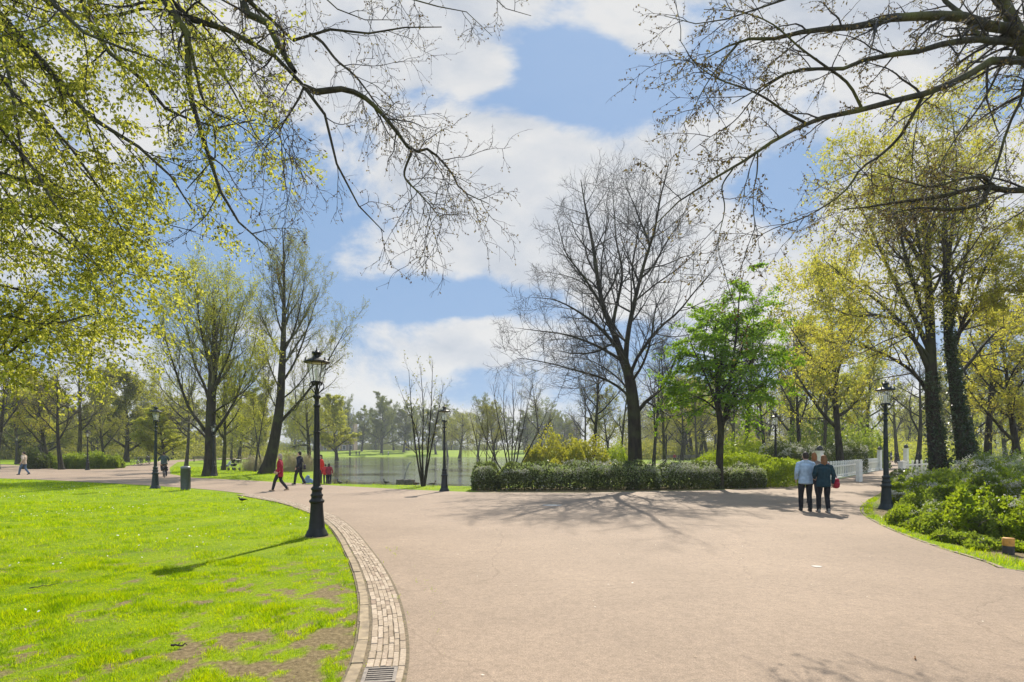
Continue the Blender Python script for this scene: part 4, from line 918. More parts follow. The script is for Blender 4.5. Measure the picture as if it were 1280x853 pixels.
upright('lawn_willow', 'spreading upright willow with thick ascending limbs and a faint green haze of leaf', [(262, 597, .39), (263, 570, .36), (263, 540, .34), (264, 505, .31), (266, 470, .28), (268, 435, .2), (268, 400, .12), (266, 365, .03)],
        [([(262, 550), (250, 530), (236, 510), (225, 480), (215, 450), (206, 420), (197, 395)], .22, .02, 0, -2), ([(264, 510), (255, 480), (243, 455), (235, 420), (225, 390), (218, 370)], .2, .02, 0, 2), ([(264, 545), (280, 525), (294, 500), (305, 470), (316, 440), (322, 410)], .2, .02, 0, 2),
         ([(266, 500), (276, 470), (288, 440), (296, 405), (305, 375)], .19, .02, 0, -2), ([(267, 470), (258, 440), (250, 405), (246, 370), (240, 345)], .17, .02, 0, -3), ([(268, 450), (278, 420), (284, 385), (283, 355)], .16, .02, 0, 3), ([(263, 555), (245, 535), (225, 520), (208, 500), (196, 470)], .14, .015, 0, 3.4), ([(265, 520), (285, 505), (305, 490), (322, 470), (330, 445)], .13, .015, 0, -3.4), ([(265, 505), (262, 460), (256, 420), (258, 380), (254, 350)], .15, .02, 0, 4)],
        41.0, (32, .42), 50, LEAF_WIL, 4.0, .13)
upright('leaning_tree', 'tall slender tree leaning a little with feathery bare twigs beside the pond', [(333, 594, .48), (339, 570, .42), (345, 540, .37), (350, 505, .32), (352, 470, .27), (354, 430, .21), (355, 385, .15), (355, 340, .10), (354, 300, .08), (353, 285, .03)],
        [([(348, 530), (362, 515), (376, 500), (388, 485), (400, 468), (412, 448), (425, 425), (434, 408)], .22, .02, 0, -2), ([(352, 480), (365, 460), (376, 435), (386, 405), (394, 380), (400, 360)], .17, .02, 0, 2), ([(353, 445), (365, 420), (374, 390), (380, 355), (384, 330)], .14, .015, 0, -1.5), ([(351, 490), (340, 465), (332, 440), (326, 410), (325, 380)], .12, .015, 0, 2), ([(355, 400), (362, 370), (368, 335), (370, 305)], .11, .012, 0, 1.5),
         ([(354, 420), (345, 390), (340, 355), (340, 325)], .11, .012, 0, -2), ([(352, 500), (370, 485), (388, 462), (404, 440), (415, 420)], .12, .014, 0, 3), ([(350, 515), (338, 492), (330, 470), (328, 450)], .08, .012, 0, -2.4)],
        45.0, (34, .36), 60, LEAF_OLV, 2.6, .11, tw=TWIG_O)
# ---- thin many stemmed trees at the water's edge
def multistem(name, label, px, py, D0, stems, seed, leafm=None, leafn=0, leafs=.08, tw=TWIG_D, kid=(30, .35), r0=.05, k=(9, 6), trop=.09):
    tr = Tree(); b0 = W(px, py, D0); b0[2] = 0
    lst = [([b0 + np.array([dx * .15, i * .04 - .1, 0])] + [W(px + x, y, D0 + dx * .5 + (i % 3 - 1) * .5 * q) for q, (x, y) in zip((.3, .6, 1), pts)], r0, .008) for i, (dx, pts) in enumerate(stems)]
    Pg, Rg = guides(lst, 12); tr.add(Pg, Rg, 7, 'trunk')
    c1, q1, _ = children(Pg, Rg, k[0], (.25, 1), (kid[0], 10), lr=kid[1], shape=.5, rr=.55, n=6, wig=.09, trop=(0, 0, trop), seed=seed, rmin=.006)
    c2, q2, _ = children(c1, q1, k[1], (.15, 1), (34, 10), lr=.45, shape=.4, rr=.6, n=5, wig=.12, trop=(0, 0, trop * .7), rmin=.005, seed=seed + 1)
    tr.add(c1, q1, 4).add(c2, q2, 3)
    if leafn: tr.leaf.add(*leaves(c2, leafn, leafs, .06, .2, seed + 2)); tr.leaf.add(*leaves(c1, leafn, leafs, .06, .2, seed + 3))
    o0 = np.array([b0[0], b0[1], 0.0])
    return tr.build(name, label, place(tr, o0), BARK_D, leafm, group='many stemmed water side trees', twigm=tw)
multistem('slender_tree', 'slim many stemmed tree with sparse leaves between the pond and the tilted lamp', 529, 608, 29.0, [(-.3, [(-8, 570), (-14, 520), (-18, 462)]), (.1, [(-1, 565), (0, 510), (-4, 455)]), (.3, [(6, 560), (10, 505), (12, 450)]), (-.1, [(-4, 575), (-8, 540), (-28, 490)]), (.4, [(8, 570), (18, 520), (26, 478)])], 70, LEAF_OLV, 1.0, .10, kid=(26, .24), r0=.055)
multistem('grey_bush_tree', 'grey leafless many stemmed tree behind the left end of the hedge', 640, 612, 34.0, [(-.5, [(-8, 570), (-18, 520), (-24, 480)]), (.0, [(0, 565), (2, 515), (0, 472)]), (.5, [(8, 565), (16, 525), (26, 480)]), (-.8, [(-18, 580), (-34, 545), (-44, 515)]), (.8, [(14, 575), (30, 545), (44, 515)]), (.2, [(3, 570), (10, 525), (12, 488)]), (-.2, [(-4, 570), (-10, 520), (-10, 478)])], 75, None, 0, tw=TWIG_B, k=(11, 8), r0=.05)
multistem('grey_bush_tree', 'low brownish many stemmed tree leaning over the water left of the hedge', 606, 609, 36.0, [(-.5, [(-6, 580), (-12, 545), (-20, 515)]), (.2, [(2, 575), (4, 540), (2, 510)]), (.6, [(8, 580), (14, 550), (22, 520)])], 80, LEAF_OLV, 1.0, .08, tw=TWIG_B, k=(10, 7), r0=.04)
# ================================================================== trees beside the viewer whose limbs hang into the view
def root_tree(name, label, base, top, r, bark, twigm, limbs, jit=.15, conn=True, n=16, seed=100, group='trees beside the viewer'):
    """trunk outside the view; every limb starts on the trunk"""
    tr = Tree(); base = np.array(base, float); top = np.array(top, float)
    tp = [base + (top - base) * q + np.array([math.sin(q * 5) * .12, math.cos(q * 4) * .1, 0]) for q in np.linspace(0, 1, 6)]
    P, Rr = flare(tp, [r, r * .85, r * .75, r * .65, r * .5, r * .3], 1.4, 20, 1.0); tr.add(P[None], Rr[None], 16, 'trunk')
    return tr, P, Rr
def fork(P, Rr, h):
    i = int(np.argmin(np.abs(P[:, 2] - h))); return P[i]

# ---- leafy elm at the left
tr, P, Rr = root_tree('elm', '', (-11.0, 7.6, 0), (-10.0, 7.4, 13), .42, BARK_G, TWIG_D, None)
def lim(h, pts, d0, d1, r0, r1, seed=0, via=None):
    a = fork(P, Rr, h); q = px_pts(pts, d0, .12, seed, d1)
    return ([a] + ([np.array(via, float)] if via else []) + q, r0, r1)
L1 = [lim(6.2, [(-60, 0), (0, 20), (27, 51), (51, 77), (73, 99), (102, 136), (126, 156), (160, 173), (184, 194), (215, 222), (240, 262)], 7.4, 7.0, .10, .008, 1),
      lim(8.0, [(60, -90), (102, 0), (117, 37), (143, 73), (170, 92), (190, 116), (211, 139), (238, 150), (280, 160), (320, 150)], 8.2, 7.6, .085, .007, 2),
      lim(5.0, [(-70, 130), (0, 163), (14, 178), (45, 215), (70, 260), (95, 300), (120, 330)], 6.8, 6.4, .07, .006, 3),
      lim(4.6, [(-80, 200), (0, 218), (30, 226), (62, 235), (100, 262), (140, 275), (175, 300)], 8.6, 8.0, .07, .006, 4),
      lim(3.2, [(-60, 430), (0, 447), (25, 430), (60, 405), (80, 395)], 7.6, 7.2, .06, .006, 5),
      lim(6.8, [(-40, -60), (60, 0), (110, 45), (150, 60), (190, 70), (225, 100)], 6.6, 6.2, .07, .006, 6),
      lim(4.0, [(-60, 290), (0, 300), (45, 310), (90, 325), (130, 335), (170, 345), (195, 345)], 8.8, 9.2, .06, .006, 7),
      lim(5.4, [(-50, 90), (30, 130), (80, 175), (120, 230), (150, 280), (165, 330)], 7.8, 7.4, .06, .006, 8),
      lim(7.5, [(-30, -40), (40, -10), (90, 20), (140, 20), (200, 10), (250, 40), (290, 90)], 9.0, 9.4, .07, .006, 9),
      lim(3.6, [(-70, 350), (-10, 355), (30, 365), (60, 385), (95, 400)], 9.0, 9.4, .05, .006, 10),
      lim(5.8, [(-60, 60), (20, 95), (60, 150), (95, 205), (130, 240), (180, 265), (215, 285), (245, 290)], 9.4, 9.8, .06, .006, 11),
      lim(6.6, [(-60, -20), (-10, 30), (10, 90), (20, 150), (30, 210), (40, 270)], 7.0, 6.6, .06, .006, 12),
      lim(3.4, [(-80, 400), (-10, 392), (50, 405), (85, 402), (105, 395), (125, 392)], 7.0, 6.8, .05, .006, 14),
      lim(3.0, [(-90, 450), (-20, 420), (20, 430), (50, 415), (75, 418)], 8.4, 8.2, .05, .006, 15),
      lim(4.4, [(-80, 240), (0, 262), (50, 275), (95, 310), (135, 345), (150, 370)], 7.2, 7.0, .05, .006, 16),
      lim(9.0, [(120, -120), (200, -20), (250, 50), (290, 110), (320, 170), (345, 200)], 8.6, 8.8, .06, .006, 13)]
Pg, Rg = guides(L1, 18); tr.add(Pg, Rg, 8, 'trunk')
c1, q1, _ = children(Pg, Rg, 24, (.22, 1), (52, 14), labs=(.9, 2.0), shape=.35, rr=.42, n=9, wig=.10, trop=(.02, -.01, -.05), flat=.35, rmin=.005, seed=101)
c2, q2, _ = children(c1, q1, 10, (.1, 1), (46, 12), lr=.42, shape=.35, rr=.55, n=6, wig=.12, trop=(0, 0, -.05), flat=.4, rmin=.0028, seed=102)
tr.add(c1, q1, 5).add(c2, q2, 3)
tr.leaf.add(*leaves(c2, 13.5, .056, .040, .45, 103, aspect=.66, fold=.3)); tr.leaf.add(*leaves(c1, 17, .056, .045, .45, 104, aspect=.66, fold=.3))
tr.build('elm_tree', 'leafy elm whose fresh yellow green sprays fill the upper left of the photo', (0, 0, 0), BARK_G, LEAF_ELM, group='trees beside the viewer', twigm=TWIG_D)

# ---- budding plane tree whose drooping limbs come in from above
tr, P, Rr = root_tree('plane', '', (-5.6, 1.2, 0), (-5.0, 2.0, 12.5), .40, BARK_M, TWIG_D, None)
L1 = [lim(8.2, [(185, -70), (204, 0), (221, 17), (235, 44), (238, 78), (236, 95), (238, 116), (245, 150), (255, 177), (264, 204), (272, 231), (289, 265), (309, 289), (335, 310)], 7.4, 6.6, .125, .007, 1),
      lim(8.2, [(185, -70), (206, 0), (224, 20), (236, 45), (240, 80), (249, 112), (265, 150), (273, 180), (266, 202), (250, 218), (234, 236)], 7.45, 6.9, .085, .006, 2),
      lim(8.4, [(190, -60), (210, 0), (228, 22), (265, 27), (289, 41), (306, 48), (340, 68), (367, 85), (377, 105), (401, 136), (418, 166), (422, 211), (437, 235), (444, 255), (468, 265), (480, 290)], 7.5, 7.2, .085, .006, 3),
      lim(9.2, [(270, -90), (299, 0), (313, 20), (333, 27), (347, 54), (360, 78), (368, 90)], 8.0, 7.5, .085, .040, 4),
      lim(9.2, [(275, -85), (301, -4), (316, 20), (338, 24), (354, 34), (367, 51), (391, 41), (430, 36), (450, 45), (490, 32), (520, 38), (552, 34)], 8.0, 8.4, .075, .006, 5),
      ([W(377, 105, 7.36), W(400, 114, 7.4), W(420, 110, 7.4), W(451, 119, 7.5), W(478, 143, 7.5), W(502, 173, 7.6), W(516, 190, 7.6), (W(536, 187, 7.7)), W(563, 214, 7.7), W(577, 238, 7.8), W(611, 255, 7.8)], .042, .005),
      ([W(516, 192, 7.6), W(506, 221, 7.5), W(522, 240, 7.4), W(536, 255, 7.4), W(552, 275, 7.3)], .018, .004),
      ([W(378, 110, 7.35), W(372, 125, 7.3), W(360, 145, 7.2), W(350, 165, 7.1), W(355, 185, 7.0), W(365, 200, 7.0)], .016, .003),
      ([W(383, 40, 8.1), W(400, 51, 8.1), W(420, 75, 8.0), W(444, 95, 7.9), W(468, 126, 7.8), W(490, 150, 7.8), W(512, 160, 7.8)], .022, .004),
      lim(10.0, [(430, -110), (470, -40), (500, -5), (540, 10), (575, -2), (585, 20), (600, 35), (615, 45)], 9.0, 9.2, .045, .004, 8),
      lim(10.2, [(500, -120), (560, -50), (600, -20), (628, 5), (640, 22), (655, 15), (664, 20)], 9.2, 9.4, .045, .004, 9),
      lim(9.6, [(340, -110), (380, -30), (410, 0), (440, 25), (475, 22), (500, 25)], 8.6, 8.8, .05, .004, 10),
      ([W(265, 28, 7.5), W(290, 50, 7.4), W(305, 70, 7.3), W(318, 92, 7.2), W(335, 105, 7.2)], .016, .003)]
Pg, Rg = guides(snap(L1, [P], free=[k for k, g_ in enumerate(L1) if len(g_[0]) and min(np.linalg.norm(np.asarray(g_[0][0]) - P, axis=1)) > .05]), 20); tr.add(Pg, Rg, 8, 'trunk')
c1, q1, _ = children(Pg, Rg, 17, (.30, 1), (48, 16), labs=(.55, 1.5), shape=.3, rr=.42, n=10, wig=.17, trop=(.02, 0, -.06), rmin=.0055, seed=111)
c2, q2, _ = children(c1, q1, 7, (.12, 1), (46, 14), lr=.45, shape=.35, rr=.55, n=7, wig=.20, trop=(0, 0, -.06), rmin=.0036, seed=112)
c3, q3, _ = children(c2, q2, 2, (.2, 1), (42, 14), lr=.5, shape=.3, rr=.7, n=5, wig=.2, trop=(0, 0, -.05), rmin=.0028, seed=113)
tr.add(c1, q1, 5).add(c2, q2, 4).add(c3, q3, 3)
tr.leaf.add(*leaves(c3, 1.6, .030, .008, .3, 114, (.5, 1), aspect=.6)); tr.leaf.add(*leaves(c2, 1.8, .030, .008, .3, 115, aspect=.6))
tr.build('plane_tree', 'budding plane tree whose bare crooked limbs hang down from above at top centre', (0, 0, 0), BARK_M, LEAF_BUD, group='trees beside the viewer', twigm=TWIG_D)

# ---- budding tree whose limbs reach in from the right
tr, P, Rr = root_tree('beech', '', (13.6, 11.6, 0), (12.6, 11.8, 14.5), .46, BARK_G, TWIG_D, None)
L1 = [lim(8.6, [(1296, 84), (1280, 62), (1271, 36), (1254, 5), (1240, -40), (1225, -90)], 11.4, 11.0, .17, .08, 0),
      lim(9.0, [(1290, 60), (1269, 38), (1231, 32), (1194, 19), (1156, 21), (1119, 22), (1081, 32), (1040, 36), (1010, 37), (987, 47), (957, 49), (924, 51), (880, 75)], 11.3, 8.6, .14, .007, 1),
      lim(8.8, [(1292, 66), (1262, 50), (1235, 51), (1220, 42), (1205, 20), (1180, 0), (1160, -40)], 11.3, 12.4, .10, .03, 2),
      lim(8.8, [(1290, 62), (1262, 52), (1240, 52), (1220, 49), (1175, 56), (1137, 67), (1092, 71), (1055, 86), (1017, 86), (987, 90), (950, 110), (915, 130)], 11.3, 8.2, .095, .006, 3),
      lim(7.6, [(1300, 80), (1280, 77), (1242, 75), (1205, 97), (1160, 116), (1115, 127), (1062, 141), (1017, 150), (987, 165), (950, 187), (912, 214), (875, 232), (837, 262), (810, 290)], 10.8, 7.4, .10, .006, 4),
      lim(5.6, [(1310, 246), (1280, 244), (1250, 236), (1224, 234), (1175, 246), (1122, 253), (1085, 259), (1050, 262)], 10.4, 9.6, .11, .009, 5),
      ([W(1240, 235, 10.2), W(1232, 226, 10.1), W(1224, 221, 10.0), W(1197, 225, 9.9), W(1164, 234, 9.8), W(1126, 225, 9.8), W(1089, 214, 9.8)], .035, .005),
      ([W(1234, 236, 10.15), W(1230, 246, 10.1), W(1222, 256, 10.0), W(1190, 262, 9.8), W(1150, 260, 9.6), W(1120, 266, 9.4)], .05, .006),
      ([W(1254, 80, 10.7), W(1240, 108, 10.5), W(1224, 135, 10.3), W(1190, 180, 10.0), W(1164, 229, 9.8), W(1150, 265, 9.6)], .022, .005),
      lim(7.0, [(1300, 100), (1280, 120), (1261, 157), (1246, 206), (1236, 230)], 10.3, 10.1, .04, .02, 9),
      ([W(1154, 118, 10.3), W(1140, 145, 10.1), W(1126, 169, 10.0), W(1100, 195, 9.8), W(1077, 210, 9.7), W(1055, 240, 9.6), W(1010, 270, 9.4), W(969, 285, 9.3), W(940, 300, 9.2)], .030, .005),
      ([W(1010, 152, 8.7), W(985, 140, 8.6), W(960, 124, 8.5), W(935, 112, 8.5), W(900, 100, 8.4), W(870, 80, 8.4), W(850, 50, 8.3)], .022, .004),
      ([W(1077, 137, 9.2), W(1060, 105, 9.1), W(1030, 82, 9.0), W(1000, 60, 8.9), W(965, 30, 8.9), W(925, 15, 8.8), (W(880, 12, 8.7))], .024, .004),
      lim(10.0, [(1250, -100), (1160, -60), (1080, -30), (1010, -10), (950, 10), (905, 25), (860, 30), (830, 20)], 11.6, 10.4, .07, .005, 13),
      ([W(912, 214, 8.0), W(900, 235, 8.0), W(905, 262, 7.9), W(898, 300, 7.8), W(900, 325, 7.8)], .012, .003),
      ([W(950, 187, 8.3), W(948, 215, 8.3), W(942, 245, 8.2), W(944, 290, 8.1)], .012, .003),
      ([W(924, 51, 8.8), W(900, 80, 8.7), W(880, 110, 8.6), W(865, 140, 8.6), W(850, 160, 8.5)], .014, .003),
      ([W(987, 90, 8.7), W(950, 115, 8.6), W(920, 150, 8.5), W(890, 170, 8.4), W(862, 190, 8.3)], .014, .003)]
Pg, Rg = guides(snap(L1, [P], free=[k for k, g_ in enumerate(L1) if len(g_[0]) and min(np.linalg.norm(np.asarray(g_[0][0]) - P, axis=1)) > .05]), 20); tr.add(Pg, Rg, 9, 'trunk')
c1, q1, _ = children(Pg, Rg, np.clip(np.linalg.norm(np.diff(Pg, axis=1), axis=2).sum(1) * 3.6, 4, 24), (.20, 1), (40, 13), labs=(.7, 1.7), shape=.3, rr=.40, n=9, wig=.11, trop=(-.03, 0, -.07), rmin=.0065, seed=121)
c2, q2, _ = children(c1, q1, 8, (.12, 1), (40, 12), lr=.42, shape=.35, rr=.55, n=6, wig=.14, trop=(0, 0, -.06), rmin=.0042, seed=122)
tr.add(c1, q1, 5).add(c2, q2, 3)
tr.leaf.add(*leaves(c2, 6.5, .042, .014, .4, 123, aspect=.6, fan=1)); tr.leaf.add(*leaves(c1, 6, .042, .018, .4, 124, (.4, 1), aspect=.6))
tr.build('beech_tree', 'budding tree whose long dark limbs with bronze buds reach in at the upper right', (0, 0, 0), BARK_M, LEAF_BUD, group='trees beside the viewer', twigm=TWIG_D)
# ================================================================== the park's other trees: a few kinds grown once, then copied
def generic(seed, H, r0, kind, lod=False):
    """a free standing tree of height H at the origin"""
    r = np.random.default_rng(seed); tr = Tree()
    lean = r.normal(0, .04, 2); n = 18
    z = np.linspace(0, H * .9, n); P = np.stack([lean[0] * z + .012 * H * np.sin(z / H * 5 + seed), lean[1] * z + .012 * H * np.cos(z / H * 4 + seed), z], 1)
    cfg = dict(bare=(11, (50, 12), .46, .06, .28), open=(15, (50, 12), .46, .05, .2), dense=(22, (60, 14), .44, .04, .10), upright=(15, (30, 8), .44, .10, .2), weep=(13, (55, 12), .40, .0, .25), thin=(9, (44, 10), .30, .06, .4))[kind]
    s = z; Rr = r0 * (1 - .96 * (s / s[-1]) ** .8) * (1 + .35 * np.exp(-s / .6)) + .01
    tr.add(P[None], Rr[None], 10, 'trunk')
    c0, q0, t0 = children(P[None], Rr[None], cfg[0], (cfg[4], .98), cfg[1], lr=cfg[2], shape=.55, rr=.62, n=10, wig=.09, trop=(0, 0, cfg[3]), seed=seed + 1, rmin=.02)
    tr.add(c0, q0, 6, 'trunk')
    ex = np.concatenate([c0, P[None][:, np.linspace(10, n - 1, 10).astype(int)]]); eq = np.concatenate([q0, Rr[None][:, np.linspace(10, n - 1, 10).astype(int)]])
    c1, q1, _ = children(ex, eq, 7 if lod else 11, (.18, 1), (46, 13), lr=.46, shape=.5, rr=.55, n=7, wig=.12, trop=(0, 0, cfg[3]), seed=seed + 2, rmin=.012)
    if kind == 'weep':
        c2, q2, _ = children(c1, q1, 6, (.1, 1), (55, 14), labs=(1.6, 3.8), shape=.2, rr=.4, n=8, wig=.05, trop=(0, 0, -.45), seed=seed + 3, rmin=.008)
    else:
        c2, q2, _ = children(c1, q1, 6 if lod else 8, (.12, 1), (42, 13), lr=.5, shape=.4, rr=.6, n=5, wig=.14, trop=(0, 0, cfg[3] * .6), seed=seed + 3, rmin=.009)
    tr.add(c1, q1, 4).add(c2, q2, 3)
    if kind in ('bare', 'thin') and not lod:
        c3, q3, _ = children(c2, q2, 3, (.2, 1), (38, 12), lr=.6, shape=.3, rr=.7, n=4, wig=.15, trop=(0, 0, .04), seed=seed + 4, rmin=.007); tr.add(c3, q3, 3)
    lf = dict(bare=(.5, .16), open=(8, .17), dense=(15, .19), upright=(5, .15), weep=(15, .16), thin=(3, .16))[kind]
    if lod: lf = (lf[0] * .75, lf[1] * 1.55)
    tr.leaf.add(*leaves(c2, lf[0], lf[1], .10 if kind != 'weep' else .05, .3 if kind != 'weep' else 1.2, seed + 5, aspect=.6 if kind != 'weep' else .3))
    if kind == 'dense' and not lod: tr.leaf.add(*leaves(c1, 12, .19, .15, .3, seed + 6, aspect=.6))
    return tr
PROTO, LOD = {}, {}
def proto(key, seed, H, r0, kind, bark, leafm, tw):
    t = generic(seed, H, r0, kind); PROTO[key] = [t, bark, leafm, tw, None, H]; LOD[key] = generic(seed, H, r0, kind, True)
for a in [('bare1', 201, 15, .30, 'bare', BARK_D, LEAF_BUD, TWIG_D), ('bare2', 211, 15, .27, 'bare', BARK_G, LEAF_OLV, TWIG_B), ('bare3', 221, 15, .25, 'bare', BARK_M, LEAF_WIL, TWIG_O),
          ('open1', 231, 14, .30, 'open', BARK_D, LEAF_YEL, TWIG_O), ('open2', 241, 14, .27, 'open', BARK_D, LEAF_OLV, TWIG_O), ('open3', 246, 14, .28, 'open', BARK_M, LEAF_WIL, TWIG_O), ('dense1', 251, 12, .30, 'dense', BARK_D, LEAF_OLV, TWIG_O),
          ('dense2', 261, 11, .28, 'dense', BARK_D, LEAF_WIL, TWIG_O), ('weep', 271, 12, .32, 'weep', BARK_D, LEAF_WIL, TWIG_O), ('thin', 281, 14, .16, 'thin', BARK_G, LEAF_WIL, TWIG_D), ('far1', 291, 16, .32, 'dense', BARK_D, LEAF_FAR, TWIG_D), ('far2', 296, 17, .30, 'open', BARK_D, LEAF_FAR, TWIG_D)]:
    proto(*a)
KINDN = dict(bare1='bare_tree', bare2='bare_tree', bare3='bare_tree', open1='park_tree', open2='park_tree', open3='park_tree', dense1='leafy_tree', dense2='leafy_tree', weep='weeping_willow', thin='thin_tree', far1='leafy_tree', far2='park_tree')
def plant(key, px, d, H, label, rz=None, group='trees of the park', zoff=0.0, lean=None, wx=1.0):
    pr = PROTO[key]; x = (px - 640) / F * d; z = max(gz1(x, d), -.2) + zoff; rz = (px * 1.7 + d) % 6.28 if rz is None else rz
    if pr[4] is None: pr[4] = o = pr[0].build(KINDN[key], label, (x, d, z - .05), pr[1], pr[2], group=group, rz=rz, twigm=pr[3])
    else: o = copy_tree(pr[4]); o.location = (x, d, z - .05); tag(o, label, 'tree', group)
    s = H / pr[5]; o.scale = (s * wx, s * wx, s); o.rotation_euler = (lean[0] if lean else 0, lean[1] if lean else 0, rz)
    return o
PL = [
 # --- behind the lawn at the left
 ('bare3', 96, 62, 14.5, 'broad mossy trunked tree rising between the two low green bushes on the left', 1.0, None, 1.15), ('open1', 62, 66, 12, 'yellowish budding tree directly behind the left low bush', 2.0, None, 1.1), ('dense1', 158, 92, 15.5, 'dense olive green dome shaped tree on the far left lawn', .4, None, 1.05),
 ('dense2', 205, 76, 8.0, 'low round yellow green tree right behind the cyclist', 2.2, None, 1.25), ('open2', 130, 74, 11, 'olive tree with twin looking trunk left of the parked bicycles', .5, None, 1), ('bare1', 78, 55, 10.5, 'short dark leafless tree next to the second low bush', 3.3, None, 1.1), ('open3', 20, 78, 13, 'pale leaved tree above the walker in the beige jacket', .2, None, 1.1),
 ('bare2', 232, 58, 11.5, 'dark leafless tree just left of the spreading lawn willow', 4.0, None, .95), ('open3', 279, 53, 11, 'light green tree directly right of the spreading lawn willow', 1.2, None, .9), ('thin', 320, 49, 8.5, 'thin light leaved stem left of the leaning slender tree', 1.0, (.05, .10), 1), ('thin', 327, 52, 8.0, 'second thin light leaved stem close against the leaning slender tree', 2.3, (-.04, .16), 1),
 ('weep', 385, 74, 10.5, 'yellow weeping willow at the left shore behind the nearest lamp', .4, None, 1.15), ('dense2', 420, 118, 14, 'pale green tree at the left end of the far shore', 1.9, None, 1.0), ('weep', 300, 88, 10, 'pale weeping willow behind the stroller on the lawn', 2.9, None, 1.2), ('open2', 185, 105, 14, 'thin crowned olive tree behind the low round yellow tree', 3.0, None, 1), ('dense1', 52, 100, 13, 'shaded olive tree far behind the left path', 1.1, None, 1.2), ('bare1', -8, 58, 12, 'dark branching tree cut by the left photo edge', .9, None, 1.2),
 # --- far shore
 ('far2', 437, 212, 21, 'tall slim tree standing alone at the far shore left of the walkers', .3, None, .75), ('far1', 476, 232, 24, 'tallest round headed tree on the far lawn', 1.2, None, 1.0), ('far1', 452, 246, 19, 'hazy green tree left of the tallest far lawn tree', 2.4, None, 1.1), ('far1', 505, 240, 20, 'hazy dark tree right of the tallest far lawn tree', 3.1, None, 1.1), ('far2', 492, 262, 22, 'hazy open tree at the back of the far lawn', 4.4, None, 1.1),
 ('far1', 545, 226, 19, 'broad hazy tree seen just left of the tilted lamp', 5.0, None, 1.1), ('weep', 575, 150, 13, 'pale green willow on the far shore right of the tilted lamp', 1.4, None, 1.3), ('far2', 598, 190, 20, 'grey green tree above the right end of the water', 2.0, None, 1.1), ('open2', 618, 120, 12, 'olive tree on the far bank behind the brownish waterside tree', .7, None, 1.1), ('bare2', 560, 175, 18, 'grey leafless tree behind the pale far shore willow', .1, None, 1),
 ('far1', 420, 290, 18, 'hazy low tree in front of the dark brick house', 1.5, None, 1.2), ('far1', 655, 240, 17, 'bluish hazy tree left of the gap between the bare trunks', 1.1, None, 1.2), ('far1', 706, 215, 14, 'bluish hazy tree inside the gap between the bare trunks', .3, None, 1.4), ('far1', 675, 330, 20, 'palest bluish tree at the very back of the pond', .9, None, 1.5),
 # --- between pond and hedge, beyond
 ('bare2', 682, 62, 11, 'grey leaning bare tree at the left end of the yellow bushes', .2, (.04, -.14), .8), ('bare1', 744, 52, 12.5, 'dark bare tree rising out of the yellow bushes', 1.4, (0, -.06), .95), ('bare2', 729, 66, 12, 'slim grey bare tree behind the yellow bushes', 2.9, None, .8), ('bare3', 776, 58, 12, 'leaning mossy bare tree right behind the yellow bushes', 3.8, (0, -.16), .9), ('open2', 761, 86, 11, 'olive leafed tree behind the yellow bushes', .6, None, 1.1),
 ('bare1', 818, 56, 13, 'straight dark tree behind the hedge left of the benches', .9, None, .75), ('bare3', 829, 64, 14, 'mossy bare tree directly behind the bench row', 5.1, None, .9), ('open2', 852, 92, 14, 'olive tree far behind the bench row', 2.0, None, 1.1), ('bare2', 872, 74, 13, 'grey bare tree right of the bench row', .4, None, .9), ('open1', 885, 98, 15, 'yellowish tree seen below the bright green crown', 1.6, None, 1.1),
 ('bare1', 934, 46, 15.5, 'stout dark trunked tree behind the right half of the bright green crown', 1.1, None, .85), ('bare2', 915, 62, 15, 'tall grey bare tree whose twigs top the bright green crown', 3.9, None, .85), ('bare3', 962, 56, 13, 'crooked mossy bare tree behind the lamp in the hedge', 2.6, (0, .12), 1.0), ('open3', 988, 64, 17, 'pale green tree left of the walking couple', .9, None, 1.0), ('bare1', 1003, 52, 15, 'dark bare tree directly above the walking couple', 2.4, None, .75),
 ('open1', 1055, 41, 17, 'straight dark trunked yellow budding tree behind the long white railing', .3, None, .8), ('open3', 1030, 72, 18, 'light green tree behind the gate post and the couple', 1.7, None, 1.0), ('thin', 1028, 48, 13, 'thin pale tree just left of the straight dark trunk', 4.2, None, 1.2), ('open3', 1086, 80, 17, 'light green tree above the far end of the long railing', 2.8, None, 1.1), ('bare2', 1120, 88, 15, 'grey bare tree at the end of the bridge', .8, None, 1.2), ('bare1', 1145, 66, 14, 'dark bare tree behind the short white railing', 5.0, None, 1.1),
 ('bare1', 1238, 40, 15, 'thick dark trunk right of the ivy clad pair', 1.0, (0, .02), .95), ('bare3', 1262, 46, 15, 'leaning mossy trunk close to the right photo edge', 2.2, (0, -.24), .95), ('open1', 1280, 36, 12, 'yellow budding tree half cut by the right photo edge', .5, None, 1.0), ('bare1', 1275, 54, 13, 'slim dark trunk at the very edge right of the leaning mossy one', 3.0, None, .8), ('open2', 1215, 70, 15, 'olive tree seen between the ivy trunks and the thick dark trunk', 1.1, None, 1.1), ('open3', 1256, 82, 14, 'pale green tree far behind the leaning mossy trunk', 4.1, None, 1.2), ('bare2', 1330, 42, 15, 'grey bare tree beyond the right edge leaning into view', .5, None, 1.1),
]
for (key, px, d, H, lab, rz, lean, wx) in PL: plant(key, px, d, H, lab, rz, lean=lean, wx=wx)

